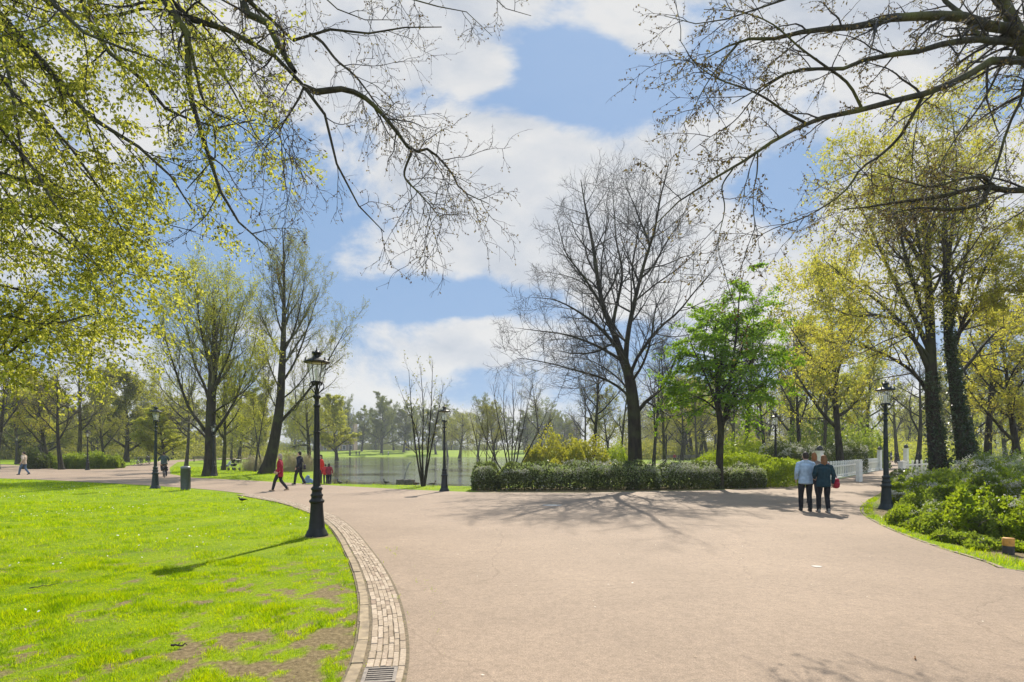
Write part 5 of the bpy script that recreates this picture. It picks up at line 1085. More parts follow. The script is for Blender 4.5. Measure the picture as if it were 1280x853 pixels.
# --- woods closing the view: too many to count, one mass each
def wood(name, under, spots, mats):
    """spots: (proto key, x, y, height, rz, width) merged into one mesh; mats: bark, leaf"""
    Vs, Qs, ms, n = [], [], [], 0
    for (key, x, y, H, rz, wx) in spots:
        t = PROTO[key][0]; s = H / PROTO[key][5]; ca, sa = math.cos(rz) * s * wx, math.sin(rz) * s * wx
        Rm = np.array([[ca, -sa, 0], [sa, ca, 0], [0, 0, s]])
        for mbx, mi in ((0, 0), (0, 1), (0, 2)):
            V, Q = ARR[key][mi]
            Vs.append(V @ Rm.T + np.array([x, y, max(gz1(x, y), 0) - .05])); Qs.append(Q + n); ms.append(np.full(len(Q), mi)); n += len(V)
    for (x, y, rad, h, k) in under:            # bushes under the trees, leaf by leaf
        r = np.random.default_rng(int(abs(x) * 31 + y)); d = r.normal(0, 1, (k, 3)); d = nrm(d) * r.random((k, 1)) ** .45
        pos = np.array([x, y, max(gz1(x, y), 0)]) + d * np.array([rad, rad * .7, h]) ; pos[:, 2] = np.abs(pos[:, 2] - max(gz1(x, y), 0)) + max(gz1(x, y), 0)
        P2 = np.stack([pos, pos + r.normal(0, .25, (k, 3))], 1); V, Q = leaves(P2, 1, .34, .05, .2, int(y * 7) + k, aspect=.7)
        Vs.append(V); Qs.append(Q + n); ms.append(np.full(len(Q), 2)); n += len(V)
    o = link(name, mesh_np(name, np.concatenate(Vs), np.concatenate(Qs), np.concatenate(ms)), mats); tag(o, kind='stuff'); return o
ARR = {}
for key in PROTO:
    t = LOD[key]; out_ = []
    for mi, mbx in enumerate((t.wood['trunk'], t.wood['crown'], t.leaf)):
        V, Q = mbx.arrays()
        if mi:                                    # far away: keep part of the twigs and leaves, a little larger
            pass
        out_.append((V, Q))
    ARR[key] = out_
def scatter(n, px0, px1, d0, d1, keys, h0, h1, seed, ok=None):
    r = np.random.default_rng(seed); out_ = []
    while len(out_) < n:
        d = r.uniform(d0, d1); x = (r.uniform(px0, px1) - 640) / F * d
        if in_poly(np.array([x]), np.array([d]), POND)[0] or in_poly(np.array([x]), np.array([d]), PATH)[0]: continue
        out_.append((keys[r.integers(len(keys))], x, d, r.uniform(h0, h1), r.uniform(0, 6.28), r.uniform(.9, 1.3)))
    return out_
def bushes(n, px0, px1, d0, d1, h0, h1, seed, k=900):
    r = np.random.default_rng(seed); out_ = []
    while len(out_) < n:
        d = r.uniform(d0, d1); x = (r.uniform(px0, px1) - 640) / F * d
        if in_poly(np.array([x]), np.array([d]), POND)[0] or in_poly(np.array([x]), np.array([d]), PATH)[0] or dist_poly(np.array([x]), np.array([d]), POND)[0] < 4: continue
        h = r.uniform(h0, h1); out_.append((x, d, h * r.uniform(1.3, 2.6), h, int(k * h * .6)))
    return out_
wood('left_wood', bushes(90, -260, 330, 118, 220, 2, 6.5, 311), scatter(96, -260, 335, 112, 220, ['dense1', 'open2', 'open3', 'bare2', 'dense2', 'bare3'], 11, 18, 301), [BARK_D, TWIG_O, LEAF_OLV])
wood('far_wood', bushes(76, 290, 720, 285, 330, 2.5, 6, 312, 700), scatter(76, 300, 720, 258, 350, ['far1', 'far2', 'far1', 'far2', 'bare2', 'bare2'], 15, 25, 302), [BARK_D, TWIG_D, LEAF_FAR])
wood('middle_wood', bushes(80, 700, 1000, 108, 210, 1.6, 6, 313), scatter(72, 700, 1000, 110, 230, ['open2', 'open3', 'bare2', 'bare3', 'bare2', 'weep', 'bare1'], 10, 17, 303), [BARK_D, TWIG_B, LEAF_OLV])
wood('right_wood', bushes(90, 1000, 1480, 100, 210, 1.6, 6, 314), scatter(84, 1000, 1480, 105, 230, ['open3', 'open2', 'bare2', 'bare3', 'bare1', 'open1'], 10, 18, 304), [BARK_D, TWIG_B, LEAF_WIL])
# ================================================================== hedges, bushes, reeds
LEAF_HEDGE = leaf_mat('leaf_hedge_laurel', [(.032, .048, .012), (.05, .07, .018), (.075, .09, .028), (.038, .052, .014), (.10, .11, .05)], [(.12, .17, .02), (.18, .23, .03), (.10, .14, .016)], .38, .36, .35)
LEAF_LIME = leaf_mat('leaf_lime', [(.11, .16, .010), (.155, .20, .012), (.09, .14, .008)], [(.36, .48, .015), (.44, .53, .02), (.29, .41, .012)], .45, .45, .35)
LEAF_FORS = leaf_mat('leaf_yellow_bush', [(.20, .20, .02), (.27, .25, .025), (.15, .165, .018), (.24, .24, .02)], [(.45, .44, .03), (.52, .48, .04), (.36, .38, .03)], .45)
LEAF_LOW = leaf_mat('leaf_low_bush', [(.08, .12, .012), (.115, .15, .02), (.065, .10, .012), (.14, .16, .04)], [(.26, .36, .02), (.34, .42, .03)], .48, .42, .3)
LEAF_PALE = leaf_mat('leaf_pale_tip', [(.22, .28, .09), (.34, .37, .18), (.15, .21, .05)], [(.3, .40, .08), (.38, .45, .14)], .38, .4, .3)
PETAL = leaf_mat('white_flower', [(.50, .50, .38), (.62, .60, .50), (.40, .42, .28)], [(.5, .48, .4), (.55, .52, .45)], .35, .5)
REED = leaf_mat('dry_reed', [(.42, .36, .22), (.48, .42, .27), (.36, .32, .18)], [(.34, .28, .16), (.3, .25, .14)], .4)
def blob_pts(n, seed, L, Wd, H, lumps=.22, path=None, fill=.5):
    """points and outward directions in a hedge shaped body along local x: most of them near its surface"""
    r = np.random.default_rng(seed)
    p = 4.0 if lumps < .3 else 2.3
    x = r.uniform(-L / 2, L / 2, n); y = r.uniform(-1, 1, n)
    k = r.random(n) < .45; y = np.where(k, np.sign(y) * (1 - r.random(n) ** 1.6 * .22), y)
    e = np.clip(np.minimum(x + L / 2, L / 2 - x) / (Wd * (.35 if p > 3 else .6)), 0, 1); endt = (1 - (1 - e) ** 2) ** .5
    wl = 1 + lumps * .9 * (fbm(x * 1.3 + 50, x * 0 + seed, seed + 11, 3) - .5) * 2
    top = H * (1 - np.abs(y) ** p).clip(0) ** (1 / p) * (.35 + .65 * endt)
    top = top * (1 + lumps * 1.5 * (fbm(x * 1.15 + 50, y * Wd * .6 + 20, seed, 3) - .5) * 2 + lumps * .9 * (fbm(x * 4 + 9, y * Wd * 2 + 7, seed + 1, 2) - .5))
    f = r.random(n); f = np.where(r.random(n) < .55, 1 - f ** 2 * .35, f) if fill > .3 else 1 - f ** 1.5 * .12
    if fill <= .3:
        side = r.random(n) < .5; y = np.where(side, -np.abs(1 - r.random(n) * .1), y); f = np.where(side, r.random(n) ** .7, f)
        top = np.where(side, H * (.35 + .65 * endt) * .93, top)
    z = np.maximum(top * f, .02) * np.where(r.random(n) < .03, r.uniform(1.0, 1.16, n), 1)
    yy = y * Wd / 2 * wl * (.3 + .7 * endt) * np.where(f < .25, .9, 1)
    o = nrm(np.stack([.2 * r.normal(0, 1, n), y, .25 + .9 * (f > .8)], 1))
    return np.stack([x, yy, z], 1), o
def leafcloud(pos, out, size, seed, aspect=.6, up=.35, jit=.7):
    r = np.random.default_rng(seed); C = len(pos)
    D = nrm(out * .55 + r.normal(0, jit, (C, 3)) + np.array([0, 0, up])); Nn = nrm(r.normal(0, .7, (C, 3)) + np.array([0, 0, .7]))
    S = nrm(np.cross(D, Nn)); Nn = np.cross(S, D); s = (r.uniform(.6, 1.3, C) * size)[:, None]
    V = np.zeros((C, 4, 3)); V[:, 0] = pos; V[:, 2] = pos + D * s; mid = pos + D * s * .5
    V[:, 1] = mid + S * s * aspect * .5 + Nn * s * .12; V[:, 3] = mid - S * s * aspect * .5 + Nn * s * .12
    return V.reshape(-1, 3), np.arange(C * 4).reshape(-1, 4)
def stems(n, seed, L, Wd, H):
    r = np.random.default_rng(seed); P = np.zeros((n, 5, 3)); x = r.uniform(-L / 2 * .92, L / 2 * .92, n); y = r.uniform(-Wd * .3, Wd * .3, n)
    for i in range(5): P[:, i] = np.stack([x + r.normal(0, .03 * i, n), y + r.normal(0, .03 * i, n), np.full(n, H * .85 * i / 4)], 1)
    return P, np.broadcast_to(np.linspace(.014, .004, 5), (n, 5))
def hedge(name, label, A, B, Wd, H, n, size, leafm, seed, flowers=0, group='hedges and shrubs', lumps=.22, cat='hedge', bright=None, zf=.72, fsize=.034):
    A, B = np.array(A), np.array(B); L = np.linalg.norm(B - A); c_ = (A + B) / 2; rz = math.atan2(B[1] - A[1], B[0] - A[0])
    root = empty(name, (c_[0], c_[1], gz1(c_[0], c_[1]) if gz1(c_[0], c_[1]) > -.3 else -.1), rz); tag(root, label, cat, group)
    P, Rr = stems(int(L * 7) + 4, seed, L, Wd, H); b = MB(); b.add(*tubes(P, np.array(Rr), 4)); b.build('stems', TWIG_B, root)
    p, o_ = blob_pts(n, seed, L, Wd, H, lumps); b = MB(); b.add(*leafcloud(p, o_, size, seed + 1)); b.build('foliage', leafm, root, smooth=False)
    if bright:
        p, o_ = blob_pts(int(n * bright[0]), seed + 7, L * 1.01, Wd * 1.03, H * 1.03, lumps, fill=.12); k = p[:, 2] > H * bright[2]
        b = MB(); b.add(*leafcloud(p[k], o_[k], size * .95, seed + 8, up=.6)); b.build('young_leaves', bright[1], root, smooth=False)
    if flowers:
        p, o_ = blob_pts(flowers * 4, seed + 3, L * 1.01, Wd * 1.04, H * 1.04, lumps, fill=.06)
        k = (p[:, 2] > H * zf) | (np.random.default_rng(seed).random(len(p)) < .18); k &= fbm(p[:, 0] * 2 + 30, p[:, 2] * 3 + p[:, 1] * 2 + 30, seed + 5, 3) > .42; p, o_ = p[k][:flowers], o_[k][:flowers]
        p = np.repeat(p, 4, 0) + np.random.default_rng(seed).normal(0, fsize * .6, (len(p) * 4, 3)); o_ = np.repeat(o_, 4, 0)
        b = MB(); b.add(*leafcloud(p, o_, fsize, seed + 4, aspect=.8, up=.5)); b.build('blossom', PETAL, root, smooth=False)
    return root
g2 = lambda px, d: ((px - 640) / F * d, d)
def hd(name, label, px0, d0, px1, d1, *a, **k): return hedge(name, label, g2(px0, d0), g2(px1, d1), *a, **k)
# the clipped hedge along the path
hd('clipped_hedge', 'short dark clipped hedge end nearest to the tilted lamp with pale tips', 590, 26.3, 624, 26.3, 1.3, 1.12, 5200, .10, LEAF_HEDGE, 401, 380, bright=(.14, LEAF_PALE, .35))
hd('clipped_hedge', 'long dark clipped hedge with whitish flowers below the big bare tree', 624, 26.2, 822, 26.8, 1.4, 1.12, 26000, .10, LEAF_HEDGE, 402, 2200, bright=(.14, LEAF_PALE, .35))
hd('clipped_hedge', 'white flecked clipped hedge between the bare tree and the young green tree', 820, 27.0, 896, 27.4, 1.4, 1.12, 10500, .10, LEAF_HEDGE, 403, 1000, bright=(.14, LEAF_PALE, .35))
hd('clipped_hedge', 'white flecked low hedge to the right of the young green tree', 903, 27.5, 952, 28.0, 1.3, 1.0, 7000, .10, LEAF_HEDGE, 404, 700, bright=(.14, LEAF_PALE, .35))
hd('lime_hedge', 'yellow green hedge around the slim lamp beside the couple', 948, 28.2, 1000, 29.4, 1.5, 1.20, 8500, .10, LEAF_LIME, 405, 0)
hd('lime_hedge', 'strip of yellow green shrubs showing above the hedge by the young tree', 868, 29.8, 965, 30.6, 1.6, 1.45, 13000, .10, LEAF_LIME, 406, 0)
hd('flowering_shrub', 'white flowering shrub behind the lamp in the hedge', 956, 37.5, 1000, 38, 2.6, 2.1, 9000, .12, LEAF_HEDGE, 407, 650, cat='shrub', fsize=.05)
hd('flowering_shrub', 'white flowering shrub just left of the gate post by the couple', 985, 41.5, 1030, 42, 2.4, 2.2, 8000, .12, LEAF_HEDGE, 408, 500, cat='shrub', fsize=.05)
hd('flowering_shrub', 'white flowering shrub at the foot of the straight dark trunk', 1032, 46, 1075, 47, 2.4, 2.3, 7000, .13, LEAF_HEDGE, 409, 420, cat='shrub', fsize=.05)
hd('understorey_bush', 'loose olive bush behind the right part of the clipped hedge', 905, 40, 960, 41, 2.6, 2.4, 5000, .20, LEAF_LIME, 410, 0, cat='bush', lumps=.5)
hd('understorey_bush', 'tall light green undergrowth bush behind the gate post and shrubs', 985, 54, 1095, 58, 4, 4.0, 9000, .26, LEAF_LOW, 411, 0, cat='bush', lumps=.6)
# yellow bushes between hedge and pond
hd('yellow_bush', 'large rounded yellow green bush right of the grey leafless waterside tree', 656, 41, 722, 42, 3.2, 2.9, 12000, .17, LEAF_FORS, 415, 0, cat='bush', lumps=.6)
hd('yellow_bush', 'lower yellow bush in front of the dark bare trunk', 708, 39, 758, 40, 2.8, 2.2, 8000, .17, LEAF_FORS, 416, 0, cat='bush', lumps=.6)
hd('yellow_bush', 'small yellow green bush left of the big bare trunk', 752, 43, 786, 43.5, 2.6, 2.2, 7000, .12, LEAF_LIME, 417, 0, cat='bush', lumps=.6)
hd('yellow_bush', 'low yellow tuft right behind the hedge under the large bush', 668, 33, 706, 33, 1.6, 1.35, 4500, .10, LEAF_FORS, 418, 0, cat='bush', lumps=.5)
# left low bushes, reeds
hd('low_bush', 'dark low green bush beside the walker in the beige jacket', 28, 57, 62, 58, 2.6, 1.7, 7000, .20, LEAF_HEDGE, 420, 0, cat='bush', lumps=.5)
hd('low_bush', 'low spreading green bush left of the distant lamp post', 52, 58.5, 72, 59, 2.2, 1.2, 4000, .20, LEAF_LOW, 421, 0, cat='bush', lumps=.5)
hd('low_bush', 'long mounded green bush behind the distant black lamp on the left', 72, 57.5, 152, 59, 3.2, 1.45, 12000, .20, LEAF_LOW, 422, 0, cat='bush', lumps=.5)
def reedbed(name, label, px0, px1, d, H, n, seed, mat):
    r = np.random.default_rng(seed); x0 = (px0 - 640) / F * d; x1 = (px1 - 640) / F * d
    P = np.zeros((n, 4, 3)); x = r.uniform(x0, x1, n); y = d + r.normal(0, .8, n); h = H * r.uniform(.5, 1.1, n); lx, ly = r.normal(0, .16, n), r.normal(0, .16, n)
    for i, q in enumerate((0, .4, .75, 1)): P[:, i] = np.stack([x + lx * h * q * q, y + ly * h * q * q, -.1 + h * q], 1)
    c0 = np.array([(x0 + x1) / 2, d, 0]); b = MB(); b.add(*tubes(P - c0, np.broadcast_to(np.array([.012, .011, .008, .003]), (n, 4)), 3))
    b.add(*leaves(P - c0, 2.0, .45, .02, -.4, seed + 1, aspect=.07)); o = b.build(name, mat); o.location = tuple(c0); tag(o, label, 'reeds', 'reed beds on the left shore'); return o
reedbed('reed_bed', 'pale dry reed bed at the foot of the leaning slender tree', 308, 330, 52, 1.3, 420, 430, REED)
reedbed('reed_bed', 'tan dry reed bed behind the walkers in red and dark coats', 356, 390, 50, 1.7, 520, 431, REED)
# the shrub bed at the right
B_ = dict(cat='shrub', lumps=.48)
hd('laurel_shrub', 'white flowered shrub mass under the ivy clad twin trunks', 1128, 22.0, 1216, 22.5, 3.4, .85, 16000, .11, LEAF_LOW, 440, 2200, bright=(.4, LEAF_LIME, .35), **B_)
hd('laurel_shrub', 'white flowered shrub bank right of the ivy clad trunks', 1196, 24.4, 1320, 24.0, 3.2, 1.40, 21000, .11, LEAF_LOW, 441, 3200, bright=(.2, LEAF_PALE, .3), **B_)
hd('laurel_shrub', 'pale tipped shrubs filling the middle of the right bed', 1130, 19.0, 1226, 18.4, 2.8, .82, 16000, .105, LEAF_LOW, 442, 1700, bright=(.5, LEAF_LIME, .3), **B_)
hd('laurel_shrub', 'dark glossy shrubs at the right edge with pale tips', 1206, 18.0, 1330, 17.2, 2.8, 1.02, 19000, .105, LEAF_LOW, 443, 1700, bright=(.35, LEAF_LIME, .3), **B_)
hd('laurel_shrub', 'leafy shrub beside the corner lamp against the bridge approach', 1112, 21.5, 1142, 21.0, 1.8, .80, 6500, .10, LEAF_LOW, 447, 700, bright=(.3, LEAF_LIME, .4), **B_)
hd('laurel_shrub', 'white flowered shrub between the short railing and the corner lamp', 1122, 27.0, 1162, 27.5, 2.4, .85, 7000, .11, LEAF_HEDGE, 448, 1200, **B_)
hd('lime_shrub', 'bright lime green shrub in the front of the bed left of the timber post', 1184, 12.6, 1226, 12.2, 1.2, .80, 7500, .095, LEAF_LIME, 444, 0, **B_)
hd('lime_shrub', 'bright lime green shrub directly behind the ochre topped timber post', 1228, 12.6, 1300, 12.2, 1.5, .88, 11000, .095, LEAF_LIME, 445, 120, **B_)
hd('lime_shrub', 'small green shrub near the foot of the corner lamp', 1126, 18.4, 1168, 17.2, 1.8, .62, 7500, .095, LEAF_LOW, 446, 400, bright=(.5, LEAF_LIME, .3), **B_)
rr_ = np.random.default_rng(77)
for i in range(26):                    # a loose front row of low young shrubs
    t = (i + rr_.uniform(-.4, .4)) / 25; px = 1112 + t * 190; ed = np.interp(px, [1100, 1130, 1180, 1230, 1280, 1310], [13.8, 12.1, 10.4, 9.2, 8.4, 8.1]); d_ = ed * (1.15 + .10 * rr_.random()) + (i % 3) * .95
    if (px > 1205 and d_ < 10.9) or (px > 1232 and d_ < 11.5) or (px < 1130 and d_ < 18.2): continue
    L_ = rr_.uniform(.45, 1.0); x_ = (px - 640) / F * d_; h_ = rr_.uniform(.25, .45) + .10 * (i % 3)
    hedge('young_shrub', 'low loose young shrub in the mixed front row of the right bed', (x_ - L_ / 2, d_ + rr_.normal(0, .15)), (x_ + L_ / 2, d_ + rr_.normal(0, .15)), rr_.uniform(.5, .95), h_, int(1500 * L_ * (1 + h_)), .085, (LEAF_LIME, LEAF_LOW, LEAF_LIME)[i % 3], 460 + i, 40 if i % 2 else 0, group='young shrubs in the front row of the right bed', cat='shrub', lumps=.9, fsize=.03)

hd('ground_cover', 'creeping green leaves over the bare soil left of the timber post', 1172, 11.7, 1248, 10.2, .55, .20, 3000, .07, LEAF_LOW, 451, 0, cat='plant', lumps=.8)
hd('ground_cover', 'creeping green leaves over the soil between the corner lamp and the lime shrub', 1122, 15.0, 1182, 12.0, .7, .24, 4200, .07, LEAF_LOW, 452, 0, cat='plant', lumps=.8)
hd('ground_cover', 'creeping green leaves at the right edge behind the timber post', 1246, 10.6, 1300, 10.0, .7, .26, 3000, .07, LEAF_LIME, 453, 0, cat='plant', lumps=.8)
# last year's leaves on the soil of the bed
r = np.random.default_rng(99); x = r.uniform(6, 17, 9000); y = r.uniform(8, 24, 9000); k = in_poly(x, y, BED) & (r.random(9000) < .75); x, y = x[k], y[k]; n_ = len(x)
D = r.normal(0, 1, (n_, 3)) * np.array([1, 1, .25]); P2 = np.stack([np.stack([x, y, np.full(n_, .012)], 1), np.stack([x, y, np.full(n_, .015)], 1) + nrm(D) * .05], 1)
V, Q = leafcloud(P2[:, 0], nrm(D), .055, 5, aspect=.6, up=0, jit=.2); V[:, 2] = np.abs(V[:, 2] - .012) * .5 + .008
tag(link('fallen_leaves', mesh_np('fallen_leaves', V, Q), leaf_mat('dead_leaf', [(.16, .10, .05), (.22, .15, .08), (.10, .065, .035), (.26, .19, .11)], [(.2, .12, .05)], .2)), kind='stuff')
hedge('clipped_hedge', 'dark low hedge running along the far side of the long white railing', (16.4, 35.2), (32.0, 54.5), 1.2, .95, 15000, .12, LEAF_HEDGE, 455, 0)
# ================================================================== people
def capsule_mesh(chains, k=14):
    """chains: list of [(x,y,z,r) ...] or with (x,y,z,rx,ry): closed round-ended tubes"""
    mb = MB()
    for ch in chains:
        P = np.array([c[:3] for c in ch], float); rx = np.array([c[3] for c in ch], float); ry = np.array([c[4] if len(c) > 4 else c[3] for c in ch], float)
        if len(P) > 2 or True:
            m = max(6, len(P) * 4); q = resample(np.column_stack([P, rx, ry]), m, smooth=len(P) > 2); P, rx, ry = q[:, :3], np.maximum(q[:, 3], .002), np.maximum(q[:, 4], .002)
        t0 = nrm(P[1] - P[0]); t1 = nrm(P[-1] - P[-2])
        hh = lambda i: min(rx[i], ry[i]) * (1.0 if abs(rx[i] - ry[i]) < .15 * rx[i] else (.75 if rx[i] < .1 else .3))   # broad sections end flat
        a0 = [(P[0] - t0 * hh(0) * math.sqrt(max(0, 1 - f * f)), rx[0] * f, ry[0] * f) for f in (.12, .5, .8, .96)]
        a1 = [(P[-1] + t1 * hh(-1) * math.sqrt(max(0, 1 - f * f)), rx[-1] * f, ry[-1] * f) for f in (.96, .8, .5, .12)]
        P = np.concatenate([[a[0] for a in a0], P, [a[0] for a in a1]]); rx = np.concatenate([[a[1] for a in a0], rx, [a[1] for a in a1]]); ry = np.concatenate([[a[2] for a in a0], ry, [a[2] for a in a1]])
        T = np.gradient(P, axis=0); T = nrm(T); n = len(P); mean = nrm(P[-1] - P[0])
        # rx runs along the body's x as far as possible, ry across
        ref = np.array([1.0, 0, 0]) if abs(mean[0]) < .85 else np.array([0, 0, 1.0])
        U = nrm(ref[None] - (ref[None] * T).sum(-1, keepdims=True) * T); Vv = np.cross(T, U)
        a = np.arange(k) * 2 * math.pi / k
        V = P[:, None] + rx[:, None, None] * np.cos(a)[None, :, None] * U[:, None] + ry[:, None, None] * np.sin(a)[None, :, None] * Vv[:, None]
        i = np.arange(n - 1)[:, None] * k; j = np.arange(k)[None]; j2 = (j + 1) % k
        Q = np.stack([i + j, i + j2, i + k + j2, i + k + j], -1).reshape(-1, 4)
        V = np.concatenate([V.reshape(-1, 3), P[:1], P[-1:]]); e = n * k; b = (n - 1) * k
        Q = np.concatenate([Q, [[(q_ + 1) % k, q_, e, e] for q_ in range(0)] or np.zeros((0, 4), int), np.array([[(q_ + 2) % k, q_ + 1, q_, e] for q_ in range(0, k, 2)]), np.array([[b + q_, b + q_ + 1, b + (q_ + 2) % k, e + 1] for q_ in range(0, k, 2)])])
        mb.add(V, Q)
    return mb.arrays()
def blob(name, chains, mat, parent, voxel=.012, smooth=3):
    V, Q = capsule_mesh(chains); me = mesh_np(name + '_raw', V, Q)
    o = bpy.data.objects.new(name, me); col.objects.link(o)
    md = o.modifiers.new('r', 'REMESH'); md.mode = 'VOXEL'; md.voxel_size = voxel
    ms = o.modifiers.new('s', 'SMOOTH'); ms.iterations = smooth; ms.factor = .5
    dg = bpy.context.evaluated_depsgraph_get(); dg.update(); ev = o.evaluated_get(dg)
    me2 = bpy.data.meshes.new_from_object(ev, depsgraph=dg); bpy.data.objects.remove(o); bpy.data.meshes.remove(me)
    me2.polygons.foreach_set('use_smooth', np.ones(len(me2.polygons), bool)); me2.materials.clear()
    me2.name = name
    return link(name, me2, mat, parent)
CL = {}
def cloth(c, rough=.85):
    k = (c, rough)
    if k not in CL: CL[k] = simple('cloth_%d' % len(CL), c, rough, var=.18, scale=14, bump=.15, spec=.2)
    return CL[k]
SKIN = simple('skin', (.48, .28, .19), .55, var=.06, scale=9)
def lerp(a, b, t): return tuple(np.array(a) * (1 - t) + np.array(b) * t)
def person(label, loc, rz, h=1.72, stride=.22, jacket=(.1, .1, .1), legs=(.02, .02, .025), shoes=(.03, .025, .02), hair=(.04, .03, .02), hairlen=0, coat=.86, arms=None, build=1.0, vox=.012, sit=False, group='people in the park', bag=None, lean=0.0, sleeves=True, name='person', slim=1.0, headyaw=0.0):
    s = h / 1.72; root = empty(name, loc, rz, s); tag(root, label, 'person', group); w = build
    ln = lambda z: lean * (z - .93)                     # forward lean
    hipz = .93 if not sit else .50
    dz = hipz - .93
    sh = [(-.178 * w, ln(1.39), 1.385 + dz), (.178 * w, ln(1.39), 1.385 + dz)]
    hip = [(-.092 * w, 0, .91 + dz), (.092 * w, 0, .91 + dz)]
    if sit:
        knee = [(-.13, .42, .50), (.13, .42, .50)]; ank = [(-.13, .44, .09), (.13, .44, .09)]
    elif sit is None: pass
    else:
        knee = [(-.095 * w, stride * .55 + .03, .50), (.095 * w, -stride * .20 + .04, .49)]; ank = [(-.09 * w, stride, .085), (.09 * w, -stride, .12 if stride > .12 else .085)]
    if isinstance(sit, dict): knee, ank = sit['knee'], sit['ank']
    if arms is None: arms = [((-.235 * w, -.10 * stride / .22, 1.15), (-.235 * w, .03 - .2 * stride / .22 * 0, .90)), ((.235 * w, .05, 1.15), (.235 * w, .14 * stride / .22 + .04, .92))]
    arms = [tuple(tuple(np.array(q) + (0, ln(q[2]), dz)) for q in a) for a in arms]
    hd_ = np.array([0, ln(1.6) + .01, 1.595 + dz])
    cy_, sy_ = math.cos(headyaw), math.sin(headyaw)
    hp = lambda x, y, z: tuple(hd_ + (x * cy_ - y * sy_, x * sy_ + y * cy_, z))
    body = [[(*hp(0, -.012, .055), .074, .088), (*hp(0, -.004, .015), .076, .092), (*hp(0, .012, -.045), .062, .076), (*hp(0, .030, -.090), .040, .046)],       # head down to the chin
            [(*hp(0, .080, .022), .012), (*hp(0, .098, -.012), .017)],                                                                                              # nose
            [(*hp(-.026, .078, -.050), .009), (*hp(.026, .078, -.050), .009)], [(*hp(-.04, .072, .030), .013), (*hp(.04, .072, .030), .013)],                          # lips, brow
            [(*hp(-.076, -.005, .01), .012, .02), (*hp(-.078, -.008, -.03), .011, .014)], [(*hp(.076, -.005, .01), .012, .02), (*hp(.078, -.008, -.03), .011, .014)],   # ears
            [(0, ln(1.54), 1.53 + dz, .055, .058), (0, ln(1.42) - .01, 1.42 + dz, .066, .062)],
            [(0, ln(1.385), 1.385 + dz, .13 * w, .085), (0, ln(1.25), 1.25 + dz, .155 * w, .11), (0, ln(1.08), 1.08 + dz, .130 * w, .10), (0, 0, .95 + dz, .155 * w, .115)]]
    for i in range(2):
        el, wr = arms[i]; body.append([(*sh[i], .058), (*lerp(sh[i], el, .5), .048), (*el, .040), (*lerp(el, wr, .4), .038), (*wr, .026)])
        body.append([(*hip[i], .092), (*lerp(hip[i], knee[i], .5), .078), (*knee[i], .056), (*lerp(knee[i], ank[i], .35), .056), (*ank[i], .036)])
        # hand: palm, four fingers of unequal length, thumb from the side of the palm
        d = nrm(np.array(wr) - np.array(el)); wv = np.array(wr); sx = np.array([0, 1.0, 0]) - d[1] * d; sx = nrm(sx); inn = np.cross(d, sx) * (1 if i == 0 else -1); inn = np.array([1.0 if i == 0 else -1.0, 0, 0]) if abs(inn[0]) < .2 else inn * np.sign(inn[0]) * (1 if i == 0 else -1)
        body.append([(*wv, .024, .016), (*(wv + d * .05), .016, .034), (*(wv + d * .085), .014, .036)])
        for f, (o_, L_) in enumerate(((.030, .062), (.010, .072), (-.010, .066), (-.029, .050))):
            b0 = wv + d * .085 + sx * o_; b1 = b0 + d * L_ * .5 + inn * .006; b2 = b0 + d * L_ * .9 + inn * .026
            body.append([(*b0, .0095), (*b1, .009), (*b2, .0075)])
        t0 = wv + d * .03 + sx * .028; body.append([(*t0, .012), (*(t0 + sx * .025 + d * .028), .0105), (*(t0 + sx * .03 + d * .055 + inn * .012), .0085)])
    for i in range(2):
        a = np.array(ank[i]); fd = np.array([0, 1.0, -.0]); up = a[2] > .1
        body.append([(*(a - (0, .03, .04)), .03), (*(a + (0, .08, -.05)), .026)])
    blob('body', body, SKIN, root, min(vox, .009), 2)
    e = MB()
    for q in (-.030, .030): e.lathe([(.0, -.008), (.008, -.004), (.009, 0), (.008, .004), (.0, .008)], hp(q, .083, .016), k=8)
    e.build('eyes', cloth((.03, .025, .02), .3), root, smooth=True)
    # jacket
    bot = coat + dz
    jk = [[(-.160 * w, ln(1.40), 1.395 + dz, .060), (0, ln(1.44) - .01, 1.445 + dz, .070), (.160 * w, ln(1.40), 1.395 + dz, .060)], [(0, ln(1.42) - .005, 1.425 + dz, .085, .075), (0, ln(1.37), 1.37 + dz, .165 * w, .115), (0, ln(1.25), 1.25 + dz, .180 * w * slim, .135), (0, ln(1.08), 1.08 + dz, .165 * w * slim, .130), (0, 0, .97 + dz, .178 * w * slim, .138), (0, 0, bot + .03, .186 * w * slim, .145)]]
    for i in range(2):
        el, wr = arms[i]; jk.append([(*sh[i], .070), (*lerp(sh[i], el, .5), .068), (*el, .060), (*lerp(el, wr, .5), .054), (*lerp(el, wr, .93), .046)])
    jo = blob('jacket', jk, cloth(jacket), root, vox, 2)
    col_ = [[(-.05, ln(1.47) + .04, 1.47 + dz, .022), (-.068, ln(1.47) - .02, 1.485 + dz, .022), (0, ln(1.47) - .065, 1.49 + dz, .022), (.068, ln(1.47) - .02, 1.485 + dz, .022), (.05, ln(1.47) + .04, 1.47 + dz, .022)]]
    blob('collar', col_, cloth(jacket), jo, vox, 1)
    # trousers and shoes
    tz = [[(0, 0, 1.02 + dz, .15 * w, .115), (0, 0, .93 + dz, .150 * w, .115), (0, 0, .86 + dz, .14 * w, .10)]]
    for i in range(2): tz.append([(*hip[i], .088), (*lerp(hip[i], knee[i], .5), .092), (*knee[i], .074), (*lerp(knee[i], ank[i], .5), .068), (*lerp(knee[i], ank[i], .96), .060)])
    blob('trousers', tz, cloth(legs), root, vox, 2)
